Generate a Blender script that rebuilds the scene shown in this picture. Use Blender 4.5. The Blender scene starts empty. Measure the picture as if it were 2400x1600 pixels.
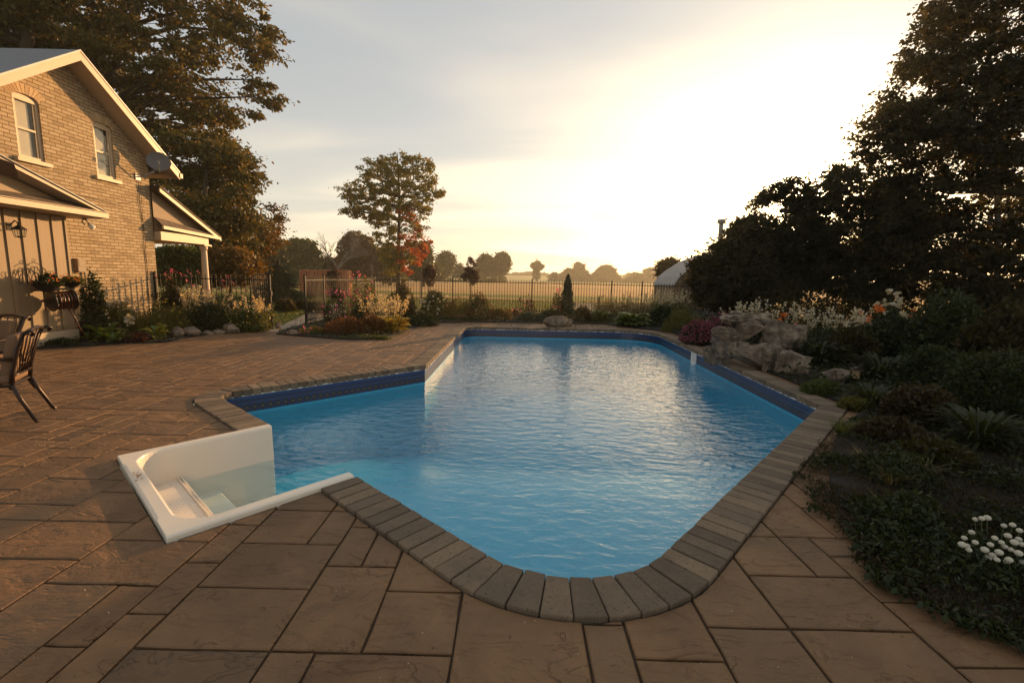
import bpy, bmesh, math, random
import numpy as np
from mathutils import Matrix, Vector, noise
from mathutils.geometry import tessellate_polygon
R = math.radians
S = bpy.context.scene
C = S.collection

# ------------------------------------------------------------------ camera
FPX, PITCH, ROLL, EYE = 1067.0, R(8.0), R(1.3), 1.6
cam_d = bpy.data.cameras.new('camera')
cam_d.sensor_width = 36; cam_d.lens = 36*FPX/2400
cam_d.clip_start = 0.05; cam_d.clip_end = 6000
cam = bpy.data.objects.new('camera', cam_d); C.objects.link(cam)
cam.matrix_world = Matrix.Translation((0, 0, EYE)) @ Matrix.Rotation(R(90)-PITCH, 4, 'X') @ Matrix.Rotation(ROLL, 4, 'Z')
S.camera = cam

# ------------------------------------------------------------------ light
SUN_AZ, SUN_EL = R(31.5), R(9.6)
sdir = Vector((math.sin(SUN_AZ)*math.cos(SUN_EL), math.cos(SUN_AZ)*math.cos(SUN_EL), math.sin(SUN_EL)))
sun_d = bpy.data.lights.new('sun', 'SUN'); sun_d.energy = 5.0; sun_d.angle = R(0.6); sun_d.color = (1.0, 0.56, 0.23)
sun = bpy.data.objects.new('sun', sun_d); C.objects.link(sun)
sun.rotation_euler = sdir.to_track_quat('Z', 'Y').to_euler()

W = bpy.data.worlds.new('World'); S.world = W; W.use_nodes = True
def world():
    nt = W.node_tree; N = nt.nodes; L = nt.links; N.clear()
    def nd(t, **k):
        n = N.new(t)
        for a, b in k.items(): setattr(n, a, b)
        return n
    def mth(op, a, b=None, clamp=False):
        n = nd('ShaderNodeMath', operation=op, use_clamp=clamp)
        for i, q in enumerate((a, b)):
            if q is None: continue
            if isinstance(q, (int, float)): n.inputs[i].default_value = q
            else: L.new(q, n.inputs[i])
        return n.outputs[0]
    out = nd('ShaderNodeOutputWorld'); bg = nd('ShaderNodeBackground')
    sky = nd('ShaderNodeTexSky', sky_type='NISHITA', sun_disc=False)
    sky.sun_elevation = SUN_EL; sky.sun_rotation = SUN_AZ
    sky.air_density = 1.0; sky.dust_density = 2.0; sky.ozone_density = 1.6
    tc = nd('ShaderNodeTexCoord'); V = tc.outputs['Generated']
    sp = nd('ShaderNodeSeparateXYZ'); L.new(V, sp.inputs[0])
    z = mth('MAXIMUM', sp.outputs[2], 0.0)
    # direction projected on the cloud layer
    k = mth('DIVIDE', 1.0, mth('ADD', z, 0.12))
    pv = nd('ShaderNodeVectorMath', operation='SCALE'); L.new(V, pv.inputs[0]); L.new(k, pv.inputs['Scale'])
    mp = nd('ShaderNodeMapping'); L.new(pv.outputs[0], mp.inputs[0])
    mp.inputs['Scale'].default_value = (0.42, 1.0, 0.5); mp.inputs['Rotation'].default_value = (0, 0, R(-12)); mp.inputs['Location'].default_value = (0.6, 0.35, 0)
    nz = nd('ShaderNodeTexNoise'); L.new(mp.outputs[0], nz.inputs[0])
    nz.inputs['Scale'].default_value = 0.95; nz.inputs['Detail'].default_value = 6; nz.inputs['Roughness'].default_value = 0.42; nz.inputs['Distortion'].default_value = 0.5
    cl = nd('ShaderNodeMapRange'); L.new(nz.outputs[0], cl.inputs[0])
    cl.inputs[1].default_value = 0.42; cl.inputs[2].default_value = 0.64; cl.interpolation_type = 'SMOOTHSTEP'
    # closeness to the sun
    dp = nd('ShaderNodeVectorMath', operation='DOT_PRODUCT'); L.new(V, dp.inputs[0]); dp.inputs[1].default_value = sdir
    d = mth('MAXIMUM', dp.outputs['Value'], 0.0)
    g1 = mth('POWER', d, 9.0); g2 = mth('POWER', d, 60.0); g3 = mth('POWER', d, 700.0)
    low = mth('POWER', mth('SUBTRACT', 1.0, z), 4.5)          # towards the horizon
    def scale_col(col, f):
        n = nd('ShaderNodeVectorMath', operation='SCALE'); n.inputs[0].default_value = col
        L.new(f, n.inputs['Scale']); return n.outputs[0]
    def add(a, b):
        n = nd('ShaderNodeVectorMath', operation='ADD'); L.new(a, n.inputs[0]); L.new(b, n.inputs[1]); return n.outputs[0]
    sk = nd('ShaderNodeVectorMath', operation='MULTIPLY'); L.new(sky.outputs[0], sk.inputs[0]); sk.inputs[1].default_value = WS['sky']
    base = add(sk.outputs[0], scale_col(WS['veil'], mth('ADD', 1.0, 0.0)))
    base = add(base, scale_col(WS['low'], mth('MULTIPLY', low, mth('ADD', 0.58, mth('MULTIPLY', g1, .4)))))
    base = add(base, scale_col(WS['g1'], g1))
    base = add(base, scale_col(WS['g2'], g2))
    base = add(base, scale_col(WS['g3'], g3))
    # thin clouds, warmer and brighter nearer the sun and the horizon
    cf = mth('MULTIPLY', cl.outputs[0], mth('MULTIPLY', mth('ADD', 0.40, mth('MULTIPLY', low, 1.0)), mth('ADD', 0.45, mth('MULTIPLY', g1, 1.2))))
    base = add(base, scale_col(WS['cloud'], cf))
    L.new(base, bg.inputs[0]); bg.inputs[1].default_value = WS['strength']
    L.new(bg.outputs[0], out.inputs[0])
WS = dict(sky=(0.40, 0.38, 0.36), veil=(3.25, 3.4, 3.45), low=(6.6, 4.9, 2.2), g1=(1.4, 1.05, .5), g2=(5.5, 4.0, 1.5), g3=(150, 110, 60), cloud=(6.5, 4.3, 1.9), strength=0.078)
world()
S.view_settings.view_transform = 'Standard'; S.view_settings.look = 'None'
S.view_settings.exposure = 0.62; S.view_settings.gamma = 1.0
S.render.engine = 'CYCLES'
S.cycles.max_bounces = 8; S.cycles.transparent_max_bounces = 24; S.cycles.volume_bounces = 0
S.cycles.diffuse_bounces = 3; S.cycles.transmission_bounces = 4

# ------------------------------------------------------------------ measuring helpers (2352 px wide view of the photograph -> metres)
KP = 2400/2352
def ray(x, y):
    u = (x*KP-1200)/FPX; v = -(y*KP-800)/FPX
    c, s = math.cos(ROLL), math.sin(ROLL); u, v = u*c-v*s, u*s+v*c
    cp, sn = math.cos(PITCH), math.sin(PITCH)
    return (u, cp+v*sn, v*cp-sn)
def G(x, y, z=0.0):
    d = ray(x, y); t = (z-EYE)/d[2]; return (d[0]*t, d[1]*t)
def AT(x, y, Y):
    d = ray(x, y); t = Y/d[1]; return Vector((d[0]*t, Y, EYE+d[2]*t))
def AX(x, y, X):
    d = ray(x, y); t = X/d[0]; return Vector((X, d[1]*t, EYE+d[2]*t))
def SZ(px, Y): return px*KP*Y/FPX

# ------------------------------------------------------------------ object helpers
def put(o, parent=None, label=None, cat=None, group=None, kind=None):
    C.objects.link(o)
    if parent: o.parent = parent
    if label: o['label'] = label
    if cat: o['category'] = cat
    if group: o['group'] = group
    if kind: o['kind'] = kind
    return o
def wloc(o):
    v = Vector((0, 0, 0))
    while o: v = v+o.location; o = o.parent
    return v
def thing(name, label, cat, loc, group=None):
    o = bpy.data.objects.new(name, None); o.location = loc; o.empty_display_size = .1
    return put(o, None, label, cat, group)
class MB:
    def __init__(s): s.v = []; s.f = []; s.uv = None
    def add(s, vs, fs):
        b = len(s.v); s.v += [tuple(v) for v in vs]; s.f += [tuple(i+b for i in f) for f in fs]; return s
    def box(s, a, b):
        x0, y0, z0 = a; x1, y1, z1 = b
        return s.add([(x0,y0,z0),(x1,y0,z0),(x1,y1,z0),(x0,y1,z0),(x0,y0,z1),(x1,y0,z1),(x1,y1,z1),(x0,y1,z1)],
                     [(0,3,2,1),(4,5,6,7),(0,1,5,4),(1,2,6,5),(2,3,7,6),(3,0,4,7)])
    def bar(s, a, b, w, h, up=(0,0,1)):
        a = Vector(a); b = Vector(b); d = (b-a).normalized(); sx = d.cross(Vector(up)).normalized(); u = sx.cross(d)
        vs = []
        for p in (a, b):
            for i, j in ((-1,-1),(1,-1),(1,1),(-1,1)): vs.append(p+sx*(w/2*i)+u*(h/2*j))
        return s.add(vs, [(0,1,2,3),(7,6,5,4),(0,4,5,1),(1,5,6,2),(2,6,7,3),(3,7,4,0)])
    def tube(s, pts, rad, n=7, cap=True):
        pts = [Vector(p) for p in pts]; m = len(pts)
        if isinstance(rad, (int, float)): rad = [rad]*m
        vs = []; ref = Vector((0.13, 0.21, 1)).normalized()
        for i, p in enumerate(pts):
            d = (pts[min(i+1, m-1)]-pts[max(i-1, 0)]).normalized()
            r = ref if abs(d.dot(ref)) < .95 else Vector((1, 0, 0))
            a = d.cross(r).normalized(); b = d.cross(a)
            for k in range(n):
                t = 2*math.pi*k/n; vs.append(p+(a*math.cos(t)+b*math.sin(t))*rad[i])
        fs = [(i*n+k, i*n+(k+1) % n, (i+1)*n+(k+1) % n, (i+1)*n+k) for i in range(m-1) for k in range(n)]
        if cap: fs += [tuple(range(n))[::-1], tuple((m-1)*n+k for k in range(n))]
        return s.add(vs, fs)
    def lathe(s, prof, c=(0,0,0), n=16, axis=(0,0,1)):
        ax = Vector(axis).normalized(); r0 = Vector((1,0,0)) if abs(ax.x) < .9 else Vector((0,1,0))
        a = ax.cross(r0).normalized(); b = ax.cross(a); c = Vector(c); vs = []
        for r, h in prof:
            for k in range(n):
                t = 2*math.pi*k/n; vs.append(c+ax*h+(a*math.cos(t)+b*math.sin(t))*r)
        m = len(prof)
        return s.add(vs, [(i*n+k, i*n+(k+1) % n, (i+1)*n+(k+1) % n, (i+1)*n+k) for i in range(m-1) for k in range(n)]
                     + [tuple(range(n))[::-1], tuple((m-1)*n+k for k in range(n))])
    def prism(s, poly, z0, z1):
        tri = tessellate_polygon([[Vector((x, y, 0)) for x, y in poly]]); n = len(poly)
        s.add([(x, y, z1) for x, y in poly], tri); s.add([(x, y, z0) for x, y in poly], [t[::-1] for t in tri])
        return s.add([(x, y, z0) for x, y in poly]+[(x, y, z1) for x, y in poly], [(i, (i+1) % n, n+(i+1) % n, n+i) for i in range(n)])
    def sheet(s, polys, z):
        vs = [(x, y, z) for p in polys for x, y in p]
        tr = []
        for t in tessellate_polygon([[Vector((x, y, 0)) for x, y in p] for p in polys]):
            a, b, c = (vs[i] for i in t); tr.append(t if (b[0]-a[0])*(c[1]-a[1])-(b[1]-a[1])*(c[0]-a[0]) > 0 else t[::-1])
        return s.add(vs, tr)
    def xf(s, M): s.v = [tuple(M @ Vector(v)) for v in s.v]; return s
    def build(s, name, mat, parent=None, smooth=False, bevel=0, sub=0, origin=None, fixn=True, **tg):
        o_ = wloc(parent) if parent else Vector(origin or (0, 0, 0))
        me = bpy.data.meshes.new(name); me.from_pydata([tuple(Vector(v)-o_) for v in s.v], [], s.f)
        if fixn:
            bm = bmesh.new(); bm.from_mesh(me)
            if bevel or sub or smooth: bmesh.ops.remove_doubles(bm, verts=bm.verts, dist=1e-5)
            bmesh.ops.recalc_face_normals(bm, faces=bm.faces); bm.to_mesh(me); bm.free()
        if smooth: me.polygons.foreach_set('use_smooth', [True]*len(me.polygons))
        me.materials.append(mat)
        o = bpy.data.objects.new(name, me)
        if not parent: o.location = o_
        if bevel:
            m = o.modifiers.new('bevel', 'BEVEL'); m.width = bevel; m.segments = 2; m.limit_method = 'ANGLE'; m.angle_limit = R(35)
        if sub:
            m = o.modifiers.new('sub', 'SUBSURF'); m.levels = m.render_levels = sub
        return put(o, parent, **tg)

# ------------------------------------------------------------------ materials
def mat_new(name):
    m = bpy.data.materials.new(name); m.use_nodes = True; nt = m.node_tree; nt.nodes.clear()
    return m, nt
class NT:
    def __init__(s, nt): s.nt = nt; s.N = nt.nodes; s.L = nt.links
    def n(s, t, ins=None, **k):
        q = s.N.new(t)
        for a, b in k.items(): setattr(q, a, b)
        for a, b in (ins or {}).items():
            if isinstance(b, bpy.types.NodeSocket): s.L.new(b, q.inputs[a])
            else: q.inputs[a].default_value = b
        return q
    def math(s, op, a, b=0.0, c=None, clamp=False):
        d = {0: a, 1: b}
        if c is not None: d[2] = c
        return s.n('ShaderNodeMath', d, operation=op, use_clamp=clamp).outputs[0]
    def noise(s, vec, scale, detail=4, rough=.55, dist=0.0, out=0):
        return s.n('ShaderNodeTexNoise', {'Vector': vec, 'Scale': scale, 'Detail': detail, 'Roughness': rough, 'Distortion': dist}).outputs[out]
    def ramp(s, fac, stops):
        r = s.n('ShaderNodeValToRGB', {0: fac}); e = r.color_ramp.elements
        while len(e) < len(stops): e.new(0.5)
        for i, (p, c) in enumerate(stops): e[i].position = p; e[i].color = (*c, 1) if len(c) == 3 else c
        return r.outputs[0]
    def mix(s, f, a, b, bt='MIX'):
        q = s.n('ShaderNodeMix', data_type='RGBA', blend_type=bt)
        for i, v in ((0, f), (6, a), (7, b)):
            if isinstance(v, bpy.types.NodeSocket): s.L.new(v, q.inputs[i])
            else: q.inputs[i].default_value = (*v, 1) if isinstance(v, tuple) and len(v) == 3 else v
        return q.outputs[2]
    def bump(s, h, strength=.5, dist=.01, nrm=None):
        d = {'Height': h, 'Strength': strength, 'Distance': dist}
        if nrm: d['Normal'] = nrm
        return s.n('ShaderNodeBump', d).outputs[0]
    def pos(s): return s.n('ShaderNodeNewGeometry').outputs['Position']
    def fres(s, f0, nrm=None):
        g = s.n('ShaderNodeNewGeometry'); n = nrm or g.outputs['Normal']
        d = s.n('ShaderNodeVectorMath', {0: g.outputs['Incoming'], 1: n}, operation='DOT_PRODUCT').outputs['Value']
        k = s.math('POWER', s.math('SUBTRACT', 1.0, s.math('ABSOLUTE', d), clamp=True), 5.0)
        return s.math('ADD', f0, s.math('MULTIPLY', k, 1-f0))
    def out(s, sh, vol=None):
        o = s.n('ShaderNodeOutputMaterial'); s.L.new(sh, o.inputs[0])
    def pbr(s, col, rough=.6, nrm=None, metal=0.0, spec=.5):
        d = {'Base Color': col if isinstance(col, bpy.types.NodeSocket) else (*col, 1), 'Roughness': rough, 'Metallic': metal, 'Specular IOR Level': spec}
        if nrm is not None: d['Normal'] = nrm
        return s.n('ShaderNodeBsdfPrincipled', d).outputs[0]
def simple(name, col, rough=.6, var=.15, scale=8, bump=.2, bd=.004, metal=0., spec=.5):
    m, nt = mat_new(name); t = NT(nt); p = t.n('ShaderNodeTexCoord').outputs['Object']
    f = t.noise(p, scale, 5)
    c = t.mix(f, tuple(x*(1-var) for x in col), tuple(min(1, x*(1+var)) for x in col))
    f2 = t.noise(p, scale*5, 4)
    t.out(t.pbr(c, rough, t.bump(f2, bump, bd), metal, spec)); return m
def leafmat(name, c1, c2, c3=None, trans=.35, rough=.55, scale=1.2):
    m, nt = mat_new(name); t = NT(nt); c3 = c3 or c2
    p = t.pos(); ri = t.n('ShaderNodeNewGeometry').outputs['Random Per Island']
    f = t.math('ADD', t.math('MULTIPLY', ri, .6), t.math('MULTIPLY', t.noise(p, scale, 3), .6), clamp=True)
    c = t.ramp(f, [(0.18, c1), (0.58, c2), (0.95, c3)])
    a = t.pbr(c, rough, spec=.3)
    ct = t.mix(1.0, c, (1.35, 1.1, .45), 'MULTIPLY')
    b = t.n('ShaderNodeBsdfTranslucent', {'Color': ct}).outputs[0]
    t.out(t.n('ShaderNodeMixShader', {0: trans, 1: a, 2: b}).outputs[0]); return m

M = {}
M['maple'] = leafmat('maple_leaves', (.042,.050,.012), (.088,.084,.018), (.17,.105,.026))
M['maple_gold'] = leafmat('gold_leaves', (.05,.045,.010), (.12,.075,.015), (.20,.10,.02))
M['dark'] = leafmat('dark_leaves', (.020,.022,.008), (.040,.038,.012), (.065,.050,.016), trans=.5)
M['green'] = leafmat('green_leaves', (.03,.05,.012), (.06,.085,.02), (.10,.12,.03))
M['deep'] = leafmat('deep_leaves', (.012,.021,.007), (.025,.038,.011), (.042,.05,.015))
M['olive'] = leafmat('olive_leaves', (.05,.055,.012), (.10,.10,.02), (.15,.13,.03))
M['gold'] = leafmat('gold_hosta', (.16,.14,.02), (.36,.27,.04), (.50,.40,.08), rough=.4)
M['hosta'] = leafmat('hosta_leaf', (.05,.085,.018), (.11,.155,.032), (.20,.23,.055), rough=.4)
M['vari'] = leafmat('variegated', (.05,.08,.015), (.14,.17,.03), (.36,.33,.08), rough=.4)
M['russet'] = leafmat('russet_leaves', (.05,.03,.012), (.14,.06,.02), (.22,.09,.03))
M['burg'] = leafmat('burgundy_leaves', (.035,.012,.012), (.08,.025,.02), (.12,.05,.03), rough=.4)
M['purple'] = leafmat('purple_leaves', (.02,.010,.010), (.04,.016,.014), (.07,.025,.016))
M['red'] = leafmat('red_leaves', (.20,.05,.015), (.34,.075,.02), (.42,.14,.03), trans=.45)
M['spruce'] = leafmat('spruce_needles', (.018,.032,.018), (.03,.05,.028), (.045,.065,.035), trans=.1)
M['willow'] = leafmat('willow_leaves', (.05,.06,.015), (.10,.11,.025), (.16,.15,.04))
M['far'] = leafmat('far_leaves', (.035,.045,.018), (.06,.07,.025), (.09,.085,.03))
M['brownleaf'] = leafmat('brown_leaves', (.06,.045,.018), (.11,.07,.028), (.15,.085,.03))
M['whitef'] = leafmat('white_petals', (.38,.36,.31), (.52,.49,.42), (.64,.60,.52), trans=.4)
M['cream'] = leafmat('cream_plumes', (.45,.36,.24), (.62,.52,.38), (.72,.64,.5), trans=.45)
M['pinkf'] = leafmat('pink_petals', (.45,.06,.18), (.62,.12,.28), (.7,.25,.38), trans=.4)
M['sedum'] = leafmat('sedum_heads', (.11,.025,.04), (.20,.055,.08), (.27,.09,.12), trans=.2)
M['orangef'] = leafmat('orange_petals', (.5,.10,.02), (.65,.16,.03), (.7,.25,.05), trans=.4)
M['straw'] = leafmat('straw_blades', (.12,.09,.035), (.22,.17,.07), (.32,.26,.12))
M['autumn'] = leafmat('turning_leaves', (.06,.085,.015), (.14,.15,.03), (.26,.17,.04), trans=.45)
M['straw2'] = leafmat('dead_stems', (.020,.016,.008), (.045,.034,.016), (.09,.065,.03))
M['strap'] = leafmat('strap_leaves', (.014,.022,.007), (.03,.042,.011), (.055,.055,.016), rough=.45)
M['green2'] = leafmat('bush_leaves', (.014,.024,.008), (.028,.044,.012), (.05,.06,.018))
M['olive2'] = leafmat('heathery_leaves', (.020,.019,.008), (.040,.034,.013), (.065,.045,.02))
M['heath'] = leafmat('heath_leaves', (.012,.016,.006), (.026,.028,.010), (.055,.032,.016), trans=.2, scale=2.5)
M['grassb'] = leafmat('grass_blades', (.04,.06,.012), (.08,.10,.02), (.14,.15,.03))
M['bark'] = simple('bark', (.05,.036,.024), .9, .35, 6, .8, .02)
M['barkpale'] = simple('pale_bark', (.16,.14,.12), .85, .3, 6, .6, .01)
M['stem'] = simple('stems', (.06,.07,.02), .8, .2, 8)
M['soil'] = simple('soil', (.011,.008,.005), .95, .5, 9, 1.0, .03)
M['iron'] = simple('black_iron', (.010,.008,.007), .65, .2, 20, .2, .001, 0., .25)
M['bronze'] = simple('bronze_metal', (.035,.020,.014), .35, .3, 20, .2, .001, .5)
M['cushion'] = simple('tan_cushion', (.17,.10,.055), .9, .1, 12, .3, .002)
M['trim'] = simple('cream_trim', (.46,.35,.23), .5, .06, 3, .1, .002)
M['soffit'] = simple('soffit_panel', (.42,.32,.22), .6, .06, 3)
M['rock'] = None
M['fiber'] = simple('white_fibreglass', (.70,.64,.55), .28, .05, 3, .05, .002)
M['greymetal'] = simple('grey_metal', (.22,.22,.22), .45, .15, 6, .1, .002, .3)
M['blackp'] = simple('black_plastic', (.012,.011,.010), .4, .2, 9)
M['hose'] = simple('hose_rubber', (.07,.02,.012), .35, .2, 9)
M['white'] = simple('white_plastic', (.75,.75,.72), .4, .05, 9)
M['curtain'] = simple('curtain_cloth', (.5,.44,.36), .9, .2, 5)
M['darkin'] = simple('dark_interior', (.02,.018,.016), .9, .1, 5)
M['wood'] = simple('weathered_wood', (.13,.09,.06), .85, .3, 10, .5, .004)
M['concrete'] = simple('pale_concrete', (.30,.24,.18), .85, .15, 3, .4, .004)

def mk_rock():
    m, nt = mat_new('field_stone'); t = NT(nt); p = t.n('ShaderNodeTexCoord').outputs['Object']
    info = t.n('ShaderNodeObjectInfo').outputs['Random']
    c = t.ramp(t.noise(p, 5, 8, .65), [(.34, (.045,.035,.027)), (.48, (.12,.092,.066)), (.64, (.30,.24,.17))])
    c = t.mix(t.math('MULTIPLY', info, .5), c, (.16,.11,.08))
    h = t.math('ADD', t.noise(p, 9, 8, .7), t.math('MULTIPLY', t.noise(p, 40, 4), .35))
    t.out(t.pbr(c, .85, t.bump(h, .9, .04))); return m
M['rock'] = mk_rock()

def mk_slab():
    m, nt = mat_new('stamped_slate'); t = NT(nt); p = t.pos()
    ri = t.n('ShaderNodeNewGeometry').outputs['Random Per Island']
    off = t.n('ShaderNodeVectorMath', {0: p, 1: t.n('ShaderNodeCombineXYZ', {0: t.math('MULTIPLY', ri, 37), 1: t.math('MULTIPLY', ri, 91), 2: ri}).outputs[0]}, operation='ADD').outputs[0]
    big = t.noise(off, 2.2, 6, .6, .8); fine = t.noise(p, 60, 6, .7)
    c = t.ramp(big, [(.25, (.090,.046,.019)), (.5, (.172,.090,.038)), (.78, (.262,.140,.060))])
    c = t.mix(t.math('MULTIPLY', t.math('SUBTRACT', ri, .4, clamp=True), .8), c, (.085,.062,.042)); c = t.mix(t.math('MULTIPLY', t.math('FRACT', t.math('MULTIPLY', ri, 17.3)), .35), c, (.24,.14,.065))
    c = t.mix(t.math('MULTIPLY', fine, .35), c, (.08,.055,.035))
    c = t.mix(t.ramp(t.noise(p, 1.1, 6, .75, .5), [(.5, (0,0,0)), (.72, (.55,.55,.55))]), c, (.075,.055,.038))
    c = t.mix(t.ramp(t.noise(off, 6, 7, .8, .4), [(.60, (0,0,0)), (.66, (.5,.5,.5))]), c, (.055,.038,.024))
    spk = t.ramp(t.noise(p, 170, 2, .5), [(.74, (0,0,0)), (.77, (1,1,1))])
    c = t.mix(t.math('MULTIPLY', spk, .35), c, (.5,.42,.33))
    # split-slate ridges: thresholded, warped noise gives ledges
    mq = t.n('ShaderNodeMapping', {0: off}); mq.inputs['Scale'].default_value = (1.0, 2.1, 1.0); mq.inputs['Rotation'].default_value = (0, 0, .5)
    led = t.ramp(t.noise(mq.outputs[0], 2.3, 6, .58, .4), [(.40, (0,0,0)), (.47, (.45,.45,.45)), (.585, (.55,.55,.55)), (.61, (1,1,1))])
    chip = t.ramp(t.noise(off, 9, 4, .65, .5), [(.66, (1,1,1)), (.70, (0,0,0))])
    h = t.math('ADD', t.math('MULTIPLY', led, .8), t.math('ADD', t.math('MULTIPLY', chip, .45), t.math('MULTIPLY', big, .9)))
    n = t.bump(h, 1.0, .024); n = t.bump(t.noise(p, 22, 5, .7), .5, .006, n); n = t.bump(fine, .5, .0025, n)
    t.out(t.pbr(c, .62, n, spec=.35)); return m
M['slab'] = mk_slab()
def mk_cope():
    m, nt = mat_new('concrete_paver'); t = NT(nt); p = t.pos()
    ri = t.n('ShaderNodeNewGeometry').outputs['Random Per Island']
    b = t.noise(p, 7, 5, .6); f = t.noise(p, 130, 5, .7)
    c = t.ramp(t.math('ADD', t.math('MULTIPLY', ri, .55), t.math('MULTIPLY', b, .45)), [(.15, (.10,.073,.050)), (.5, (.185,.135,.090)), (.85, (.27,.195,.125))])
    c = t.mix(t.ramp(t.noise(p, 3, 6, .75), [(.48, (0,0,0)), (.7, (.5,.5,.5))]), c, (.08,.065,.05)); c = t.mix(t.math('MULTIPLY', f, .4), c, (.10,.08,.065))
    n = t.bump(f, 1.0, .005); n = t.bump(t.noise(p, 28, 5, .75), .9, .009, n); n = t.bump(b, .4, .01, n)
    pit = t.ramp(t.noise(p, 75, 3, .6), [(.60, (0,0,0)), (.66, (.8,.8,.8))]); c = t.mix(pit, c, (.055,.042,.03))
    t.out(t.pbr(c, .8, n, spec=.3)); return m
M['cope'] = mk_cope()
def mk_ground():
    m, nt = mat_new('ground_cover'); t = NT(nt); p = t.pos()
    y = t.n('ShaderNodeSeparateXYZ', {0: p}).outputs[1]
    x = t.n('ShaderNodeSeparateXYZ', {0: p}).outputs[0]
    wob = t.math('ADD', y, t.math('MULTIPLY', t.math('SUBTRACT', t.noise(p, .04, 3), .5), 16))
    wob = t.math('ADD', wob, t.math('MULTIPLY', x, .12))
    lawn = t.mix(t.noise(p, 1.3, 6, .7), (.12,.13,.025), (.24,.22,.05))
    lawn = t.mix(t.math('MULTIPLY', t.noise(p, 14, 4, .8), .5), lawn, (.05,.06,.015))
    soil = t.mix(t.noise(p, .9, 8, .8), (.38,.21,.08), (.58,.36,.15))
    rows = t.n('ShaderNodeTexWave', {'Vector': p, 'Scale': 1.1, 'Distortion': 3.5, 'Detail': 3, 'Detail Scale': .6}, bands_direction='Y').outputs[1]
    soil = t.mix(t.math('MULTIPLY', rows, .3), soil, (.10,.07,.03))
    soil = t.mix(t.ramp(t.noise(p, .035, 4, .6), [(.45, (0,0,0)), (.62, (.4,.4,.4))]), soil, (.16,.14,.04))
    f = t.ramp(t.math('DIVIDE', wob, 100), [(.33, (0,0,0)), (.36, (1,1,1)), (.372, (1,1,1)), (.378, (.0,.0,.0)), (.43, (.0,.0,.0)), (.47, (1,1,1))])
    c = t.mix(f, lawn, soil)
    far = t.ramp(t.math('DIVIDE', wob, 1000), [(.165, (0,0,0)), (.175, (1,1,1))])
    c = t.mix(far, c, t.mix(t.noise(p, .05, 3), (.14,.13,.035), (.20,.15,.055)))
    t.out(t.pbr(c, .95, t.bump(t.noise(p, 7, 6, .8), 1.0, .08), spec=.1)); return m
M['ground'] = mk_ground()
def mk_brick(name, ca, cb, mortar, axis='x'):
    m, nt = mat_new(name); t = NT(nt); p = t.pos(); s = t.n('ShaderNodeSeparateXYZ', {0: p})
    wv = t.noise(p, 1.5, 2)
    v = t.n('ShaderNodeCombineXYZ', {0: s.outputs[1] if axis == 'x' else s.outputs[0], 1: t.math('ADD', s.outputs[2], t.math('MULTIPLY', wv, .012)), 2: 0.0}).outputs[0]
    b = t.n('ShaderNodeTexBrick', {'Vector': v, 'Color1': (0,0,0,1), 'Color2': (1,1,1,1), 'Mortar': (.5,.5,.5,1), 'Scale': 1.0, 'Mortar Size': .0085, 'Mortar Smooth': .25, 'Brick Width': .225, 'Row Height': .077, 'Bias': 0.0})
    b.offset = .5
    tone = t.math('ADD', t.math('MULTIPLY', b.outputs[0], .7), t.math('MULTIPLY', t.noise(p, 3, 5), .5), clamp=True)
    c = t.ramp(tone, [(.1, tuple(x*.62 for x in ca)), (.35, ca), (.85, cb)])
    c = t.mix(t.math('MULTIPLY', t.noise(p, 45, 4, .7), .4), c, tuple(x*.6 for x in ca))
    c = t.mix(b.outputs[1], c, mortar)
    h = t.math('SUBTRACT', t.math('MULTIPLY', t.noise(p, 50, 4), .3), b.outputs[1])
    t.out(t.pbr(c, .85, t.bump(h, 1.0, .012), spec=.2)); return m
M['brick'] = mk_brick('buff_brick', (.36,.265,.155), (.48,.37,.235), (.19,.125,.07))
def mk_shingle():
    m, nt = mat_new('shingles'); t = NT(nt); p = t.pos(); s = t.n('ShaderNodeSeparateXYZ', {0: p})
    v = t.n('ShaderNodeCombineXYZ', {0: s.outputs[1], 1: t.math('MULTIPLY', s.outputs[0], 1.0), 2: 0.0}).outputs[0]
    b = t.n('ShaderNodeTexBrick', {'Vector': v, 'Color1': (.10,.07,.05,1), 'Color2': (.20,.145,.10,1), 'Mortar': (.03,.02,.015,1), 'Scale': 1.0, 'Mortar Size': .006, 'Brick Width': .14, 'Row Height': .10})
    t.out(t.pbr(t.mix(t.math('MULTIPLY', t.noise(p, 25, 4), .5), b.outputs[0], (.09,.065,.045)), .9, t.bump(b.outputs[1], -1.0, .02))); return m
M['shingle'] = mk_shingle()
def mk_metalroof():
    m, nt = mat_new('ribbed_metal_roof'); t = NT(nt); p = t.pos()
    w = t.n('ShaderNodeTexWave', {'Vector': p, 'Scale': 5.0, 'Distortion': 0.0}, bands_direction='X').outputs[1]
    t.out(t.pbr(t.mix(t.noise(p, 4, 5), (.10,.11,.13), (.17,.18,.20)), .45, t.bump(w, .8, .02), .3)); return m
M['roofmetal'] = mk_metalroof()
def mk_barnroof():
    m, nt = mat_new('galvanised_sheet'); t = NT(nt); p = t.pos()
    w = t.n('ShaderNodeTexWave', {'Vector': p, 'Scale': 3.2, 'Distortion': 0.0}, bands_direction='Y').outputs[1]
    c = t.mix(t.noise(p, 2, 5), (.16,.16,.17), (.26,.26,.26)); c = t.mix(t.math('MULTIPLY', w, .35), c, (.22,.22,.23))
    t.out(t.pbr(c, .5, t.bump(w, .8, .04), .2)); return m
M['barnroof'] = mk_barnroof()
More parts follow.
